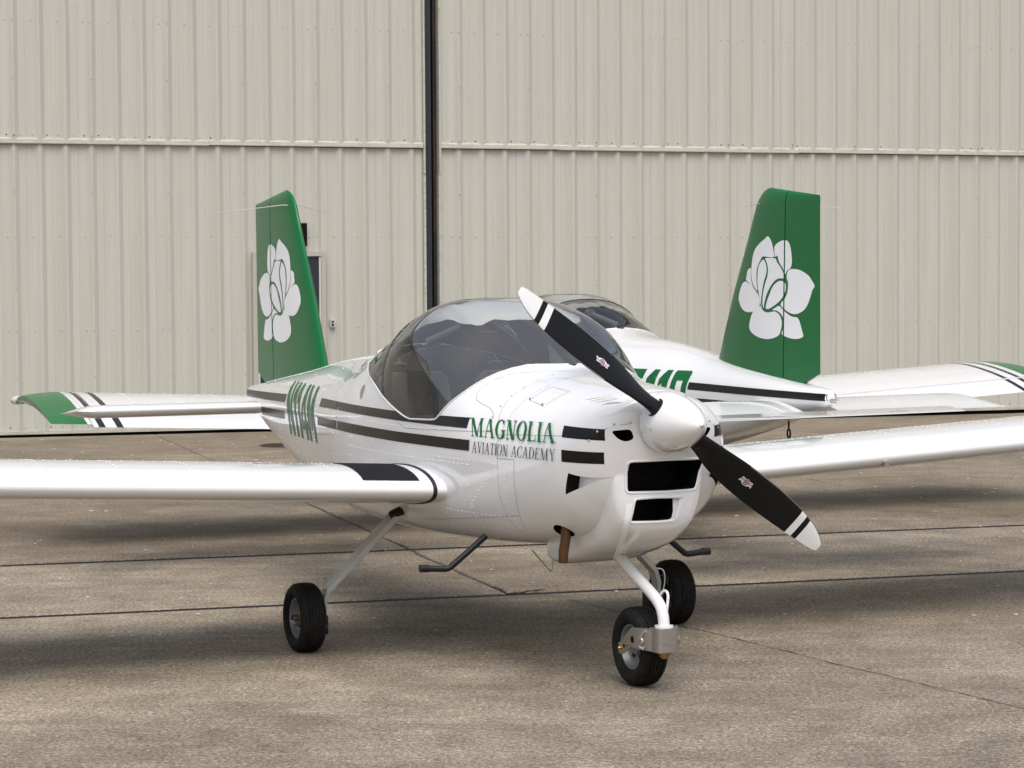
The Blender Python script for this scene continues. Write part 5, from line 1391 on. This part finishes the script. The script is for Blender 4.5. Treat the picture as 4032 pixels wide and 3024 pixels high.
def cowl_details(pl, cw):
    bv = SURF['body']
    # rolled lips round the front openings, radiator cores inside
    def lip(poly):
        def b():
            P = []
            cen = sum((Vector(p) for p in poly), Vector((0, 0)))/len(poly)
            for p in poly:
                d = (Vector(p)-cen).normalized(); q = Vector(p)+d*.005; h = bv.ray_cast(Vector((3, q.x, q.y)), Vector((-1, 0, 0)), 3); P.append(Vector((min(max(h[0].x, 1.55), 1.79), q.x, q.y))+Vector((-.002, 0, 0)))
            n_ = len(P); P = [(P[i-1]+P[i]*2+P[(i+1) % n_])/4 for i in range(n_)]
            return mk('intake_lip', *tube_vf(P+[P[0]], .0065, 8, False), 'white_paint')
        return b
    for i, poly in enumerate(([(-.160, .995), (.215, .995), (.170, .862), (-.160, .862)], [(-.117, .832), (.100, .832), (.066, .735), (-.136, .735)])):
        fine = []
        rp = rounded_poly(poly, .022 if i == 0 else .014)
        for a_, b_ in zip(rp, rp[1:]+rp[:1]):
            k = max(1, int((b_-a_).length/.02)); fine += [a_.lerp(b_, q/k) for q in range(k)]
        part('intake_lip', 'lip%d' % i, lip(fine), cw)
        def core():
            zs = frange(min(p[1] for p in poly)+.004, max(p[1] for p in poly)-.004, .0085); y0, y1 = min(p[0] for p in poly)+.006, (.155 if i == 0 else .060)
            return mk('radiator_core', *join_vf([box_vf(1.575, 1.60, y0, y1, z, z+.0022) for z in zs]), 'black_tube', 0)
        part('radiator_core', 'core%d' % i, core, cw, 'stuff')
    TL = [(1.732, -.162, .816), (1.726, -.162, .778), (1.703, -.162, .720), (1.632, -.143, .657), (1.534, -.108, .603), (1.376, -.038, .553)]
    TR = [(1.735, -.133, .817), (1.732, -.139, .777), (1.710, -.139, .713), (1.634, -.116, .649), (1.502, -.061, .590), (1.339, .013, .542)]
    def tape():
        A = bez(TL, 5); B = bez(TR, 5); V = []; F = []
        for i, (a, b) in enumerate(zip(A, B)):
            for t in (0, .5, 1):
                p = a.lerp(b, t); h = bv.find_nearest(p); n_ = h[1] if h[1].dot(Vector((1, -.2, -.4))) > 0 else -h[1]; V.append(h[0]+n_*.0016)
        V, F = V, [(3*i+j, 3*i+j+1, 3*i+j+4, 3*i+j+3) for i in range(len(A)-1) for j in (0, 1)]
        return mk('tape_strip', V, F, 'white_vinyl', 180)
    part('tape_strip', 'tape', tape, cw)
    # exhaust
    def exh():
        x, y = EXH; pts = [(x, y+.01, .70), (x+.002, y+.006, .64), (x-.006, y, .585), (x-.012, y, .535)]
        return mk('exhaust_pipe', *tube_vf(pts, [.0225, .0225, .0225, .021], 20), 'exhaust_steel')
    part('exhaust_pipe', 'exhaust', exh, pl)
    # cooling louvres on the upper cowl
    def louv():
        L = []
        for k in range(4):
            a = []; 
            for u in frange(0, 1, .1):
                a0 = Vector(LOUV[0]).lerp(Vector(LOUV[1]), k/3); a1 = Vector(LOUV[2]).lerp(Vector(LOUV[3]), k/3); x, y = a0.lerp(a1, u); h = bv.ray_cast(Vector((x, y, 2)), Vector((0, 0, -1)), 3)
                a.append(h[0]+(h[1] if h[1].z > 0 else -h[1])*.0005)
            L.append(tube_vf(a, [(.002+.0075*sin(pi*(i+.4)/(len(a)+.2)), .0015+.0045*sin(pi*(i+.4)/(len(a)+.2))) for i in range(len(a))], 8))
        return mk('louvres', *join_vf(L), 'white_paint')
    part('louvres', 'louvres', louv, cw)
    def oil():
        P = OILD; pts = []; N = []
        for (x0, y0), (x1, y1) in zip(P, P[1:]):
            for k in range(10):
                h = bv.ray_cast(Vector((x0+(x1-x0)*k/10, y0+(y1-y0)*k/10, 2)), Vector((0, 0, -1)), 3); pts.append(h[0]+h[1]*.0008); N.append(h[1])
        pts.append(pts[0]); N.append(N[0]); return mk('oil_door_seam', *ribbon(pts, N, .0032), 'seam_dark', 0)
    od = part('oil_door', 'oildoor', oil, cw)
    def latch():
        L = []
        for x, y in (LXY,):
            h = bv.ray_cast(Vector((x, y, 2)), Vector((0, 0, -1)), 3); L.append(dome_vf(h[0], h[1], .009, .006, 8)); L.append(tube_vf([h[0]+h[1]*.004, h[0]+h[1]*.006+Vector((-.02, .004, 0))], .004, 6))
        return mk('oil_door_latches', *join_vf(L), 'steel')
    for LXY in ((1.168, -.338), (1.298, -.339)): part('latch', 'oillatch%.2f' % LXY[0], latch, od)
    def scr():
        L = []
        for sd in (1, -1):
            for x, z in COWL_SCREWS:
                p, n_ = hit_side(bv, x, z, sd, 0)
                if p is not None: L.append(dome_vf(p, n_, .0065, .004, 8))
            for k in range(7):
                t = .45+.16*k; p = fpt(1.00, t, sd); L.append(dome_vf(p, (0, p.y, (p.z-.9)), .006, .0035, 8))
        return mk('cowl_screws', *join_vf(L), 'steel')
    part('cowl_screws', 'cowlscr', scr, cw, 'stuff')
    def ant():
        return mk('belly_antenna', *tube_vf(bez([(.78, -.05, .57), (.775, -.05, .47), (.765, -.05, .425), (.73, -.05, .42), (.55, -.05, .49)], 5), .004, 6), 'gear_paint')
    part('belly_antenna', 'antb', ant, pl)
    def vent():
        p, n_ = hit_side(bv, -.42, 1.215, -1, .001); a = Vector((1, 0, 0)); b = n_.cross(a).normalized()
        k = 18; V = [p + (a*cos(2*pi*q/k)+b*sin(2*pi*q/k))*.036 for q in range(k)] + [p+n_*.004]
        return mk('fuel_cap', V, [(q, (q+1) % k, k) for q in range(k)], 'steel')
    part('fuel_cap', 'fuelcap', vent, pl)

def reg_near(sd, fu):
    if sd < 0:
        def n1(): return decal('lettering', text_polys('MAGNOLIA', lambda c: serif_glyph(c, .175, .062), MAG[3], MAG[0], MAG[1], MAG[2], .06, MAG[5]/MAG[3]/1.2), lambda u, v, o_: SLANT(u, v, o_, sd, MAG), 'green_vinyl', .02, .0013, .00008)
        part('lettering', 'magnolia', n1, fu, label='green serif lettering MAGNOLIA')
        gl = lambda c: serif_glyph(c, .11, .048); W_ = [sum(gl(c)[1]+.10 for c in w_) for w_ in ('AVIATION', 'ACADEMY')]; tot = sum(W_)+.32-.10
        for w_, a_, b_ in (('AVIATION', 0, W_[0]-.10), ('ACADEMY', W_[0]+.32, tot)):
            def n2(): return decal('lettering', text_polys(w_, gl, AVI[3], AVI[0]+AVI[2]*a_/tot, AVI[1], AVI[2]*(b_-a_)/tot, .10), lambda u, v, o_: SLANT(u, v, o_, sd, AVI), 'navy_vinyl', .02, .0013, .00008)
            part('lettering', 'word'+w_, n2, fu, label='dark serif lettering '+w_)
    s = REG1
    fl = -1 if sd > 0 else 1
    def n3(): return decal('registration', text_polys('N114M', block_glyph, s[3], s[0] if sd < 0 else s[0]+s[2], s[1], s[2], .09, s[4]/(s[3]), fl), conf(sd), 'green_vinyl', .04, .0014, .00006)
    part('registration', 'reg1%d' % sd, n3, fu, label='tall green registration N114M')
def reg_far(sd, fu):
    s = REG2; fl = -1 if sd > 0 else 1
    def n3(): return decal('registration', text_polys('N5110', block_glyph, s[3], s[0] if sd < 0 else s[0]+s[2], s[1], s[2], .13, -s[4]/(s[3]), fl), conf(sd), 'green_vinyl', .04, .0014, .00006)
    part('registration', 'reg2%d' % sd, n3, fu, label='green registration with block figures')
def SLANT(u, v, o_, sd, D):
    z = v + D[4]*(u-D[0]); return hit_side(SURF['body'], x_of_s(u), z, sd, o_)[0]

near = airplane('airplane', 'nearer white airplane with propeller facing the camera and MAGNOLIA lettering', (-.0909, 11.2459), -65.5491, reg_near, True)
far = airplane('airplane', 'farther white airplane seen from behind, its green tail at the right', (.4607, 17.0998), 112.1344, reg_far, False)
far.rotation_euler = (-.010, 0, radians(112.1344))
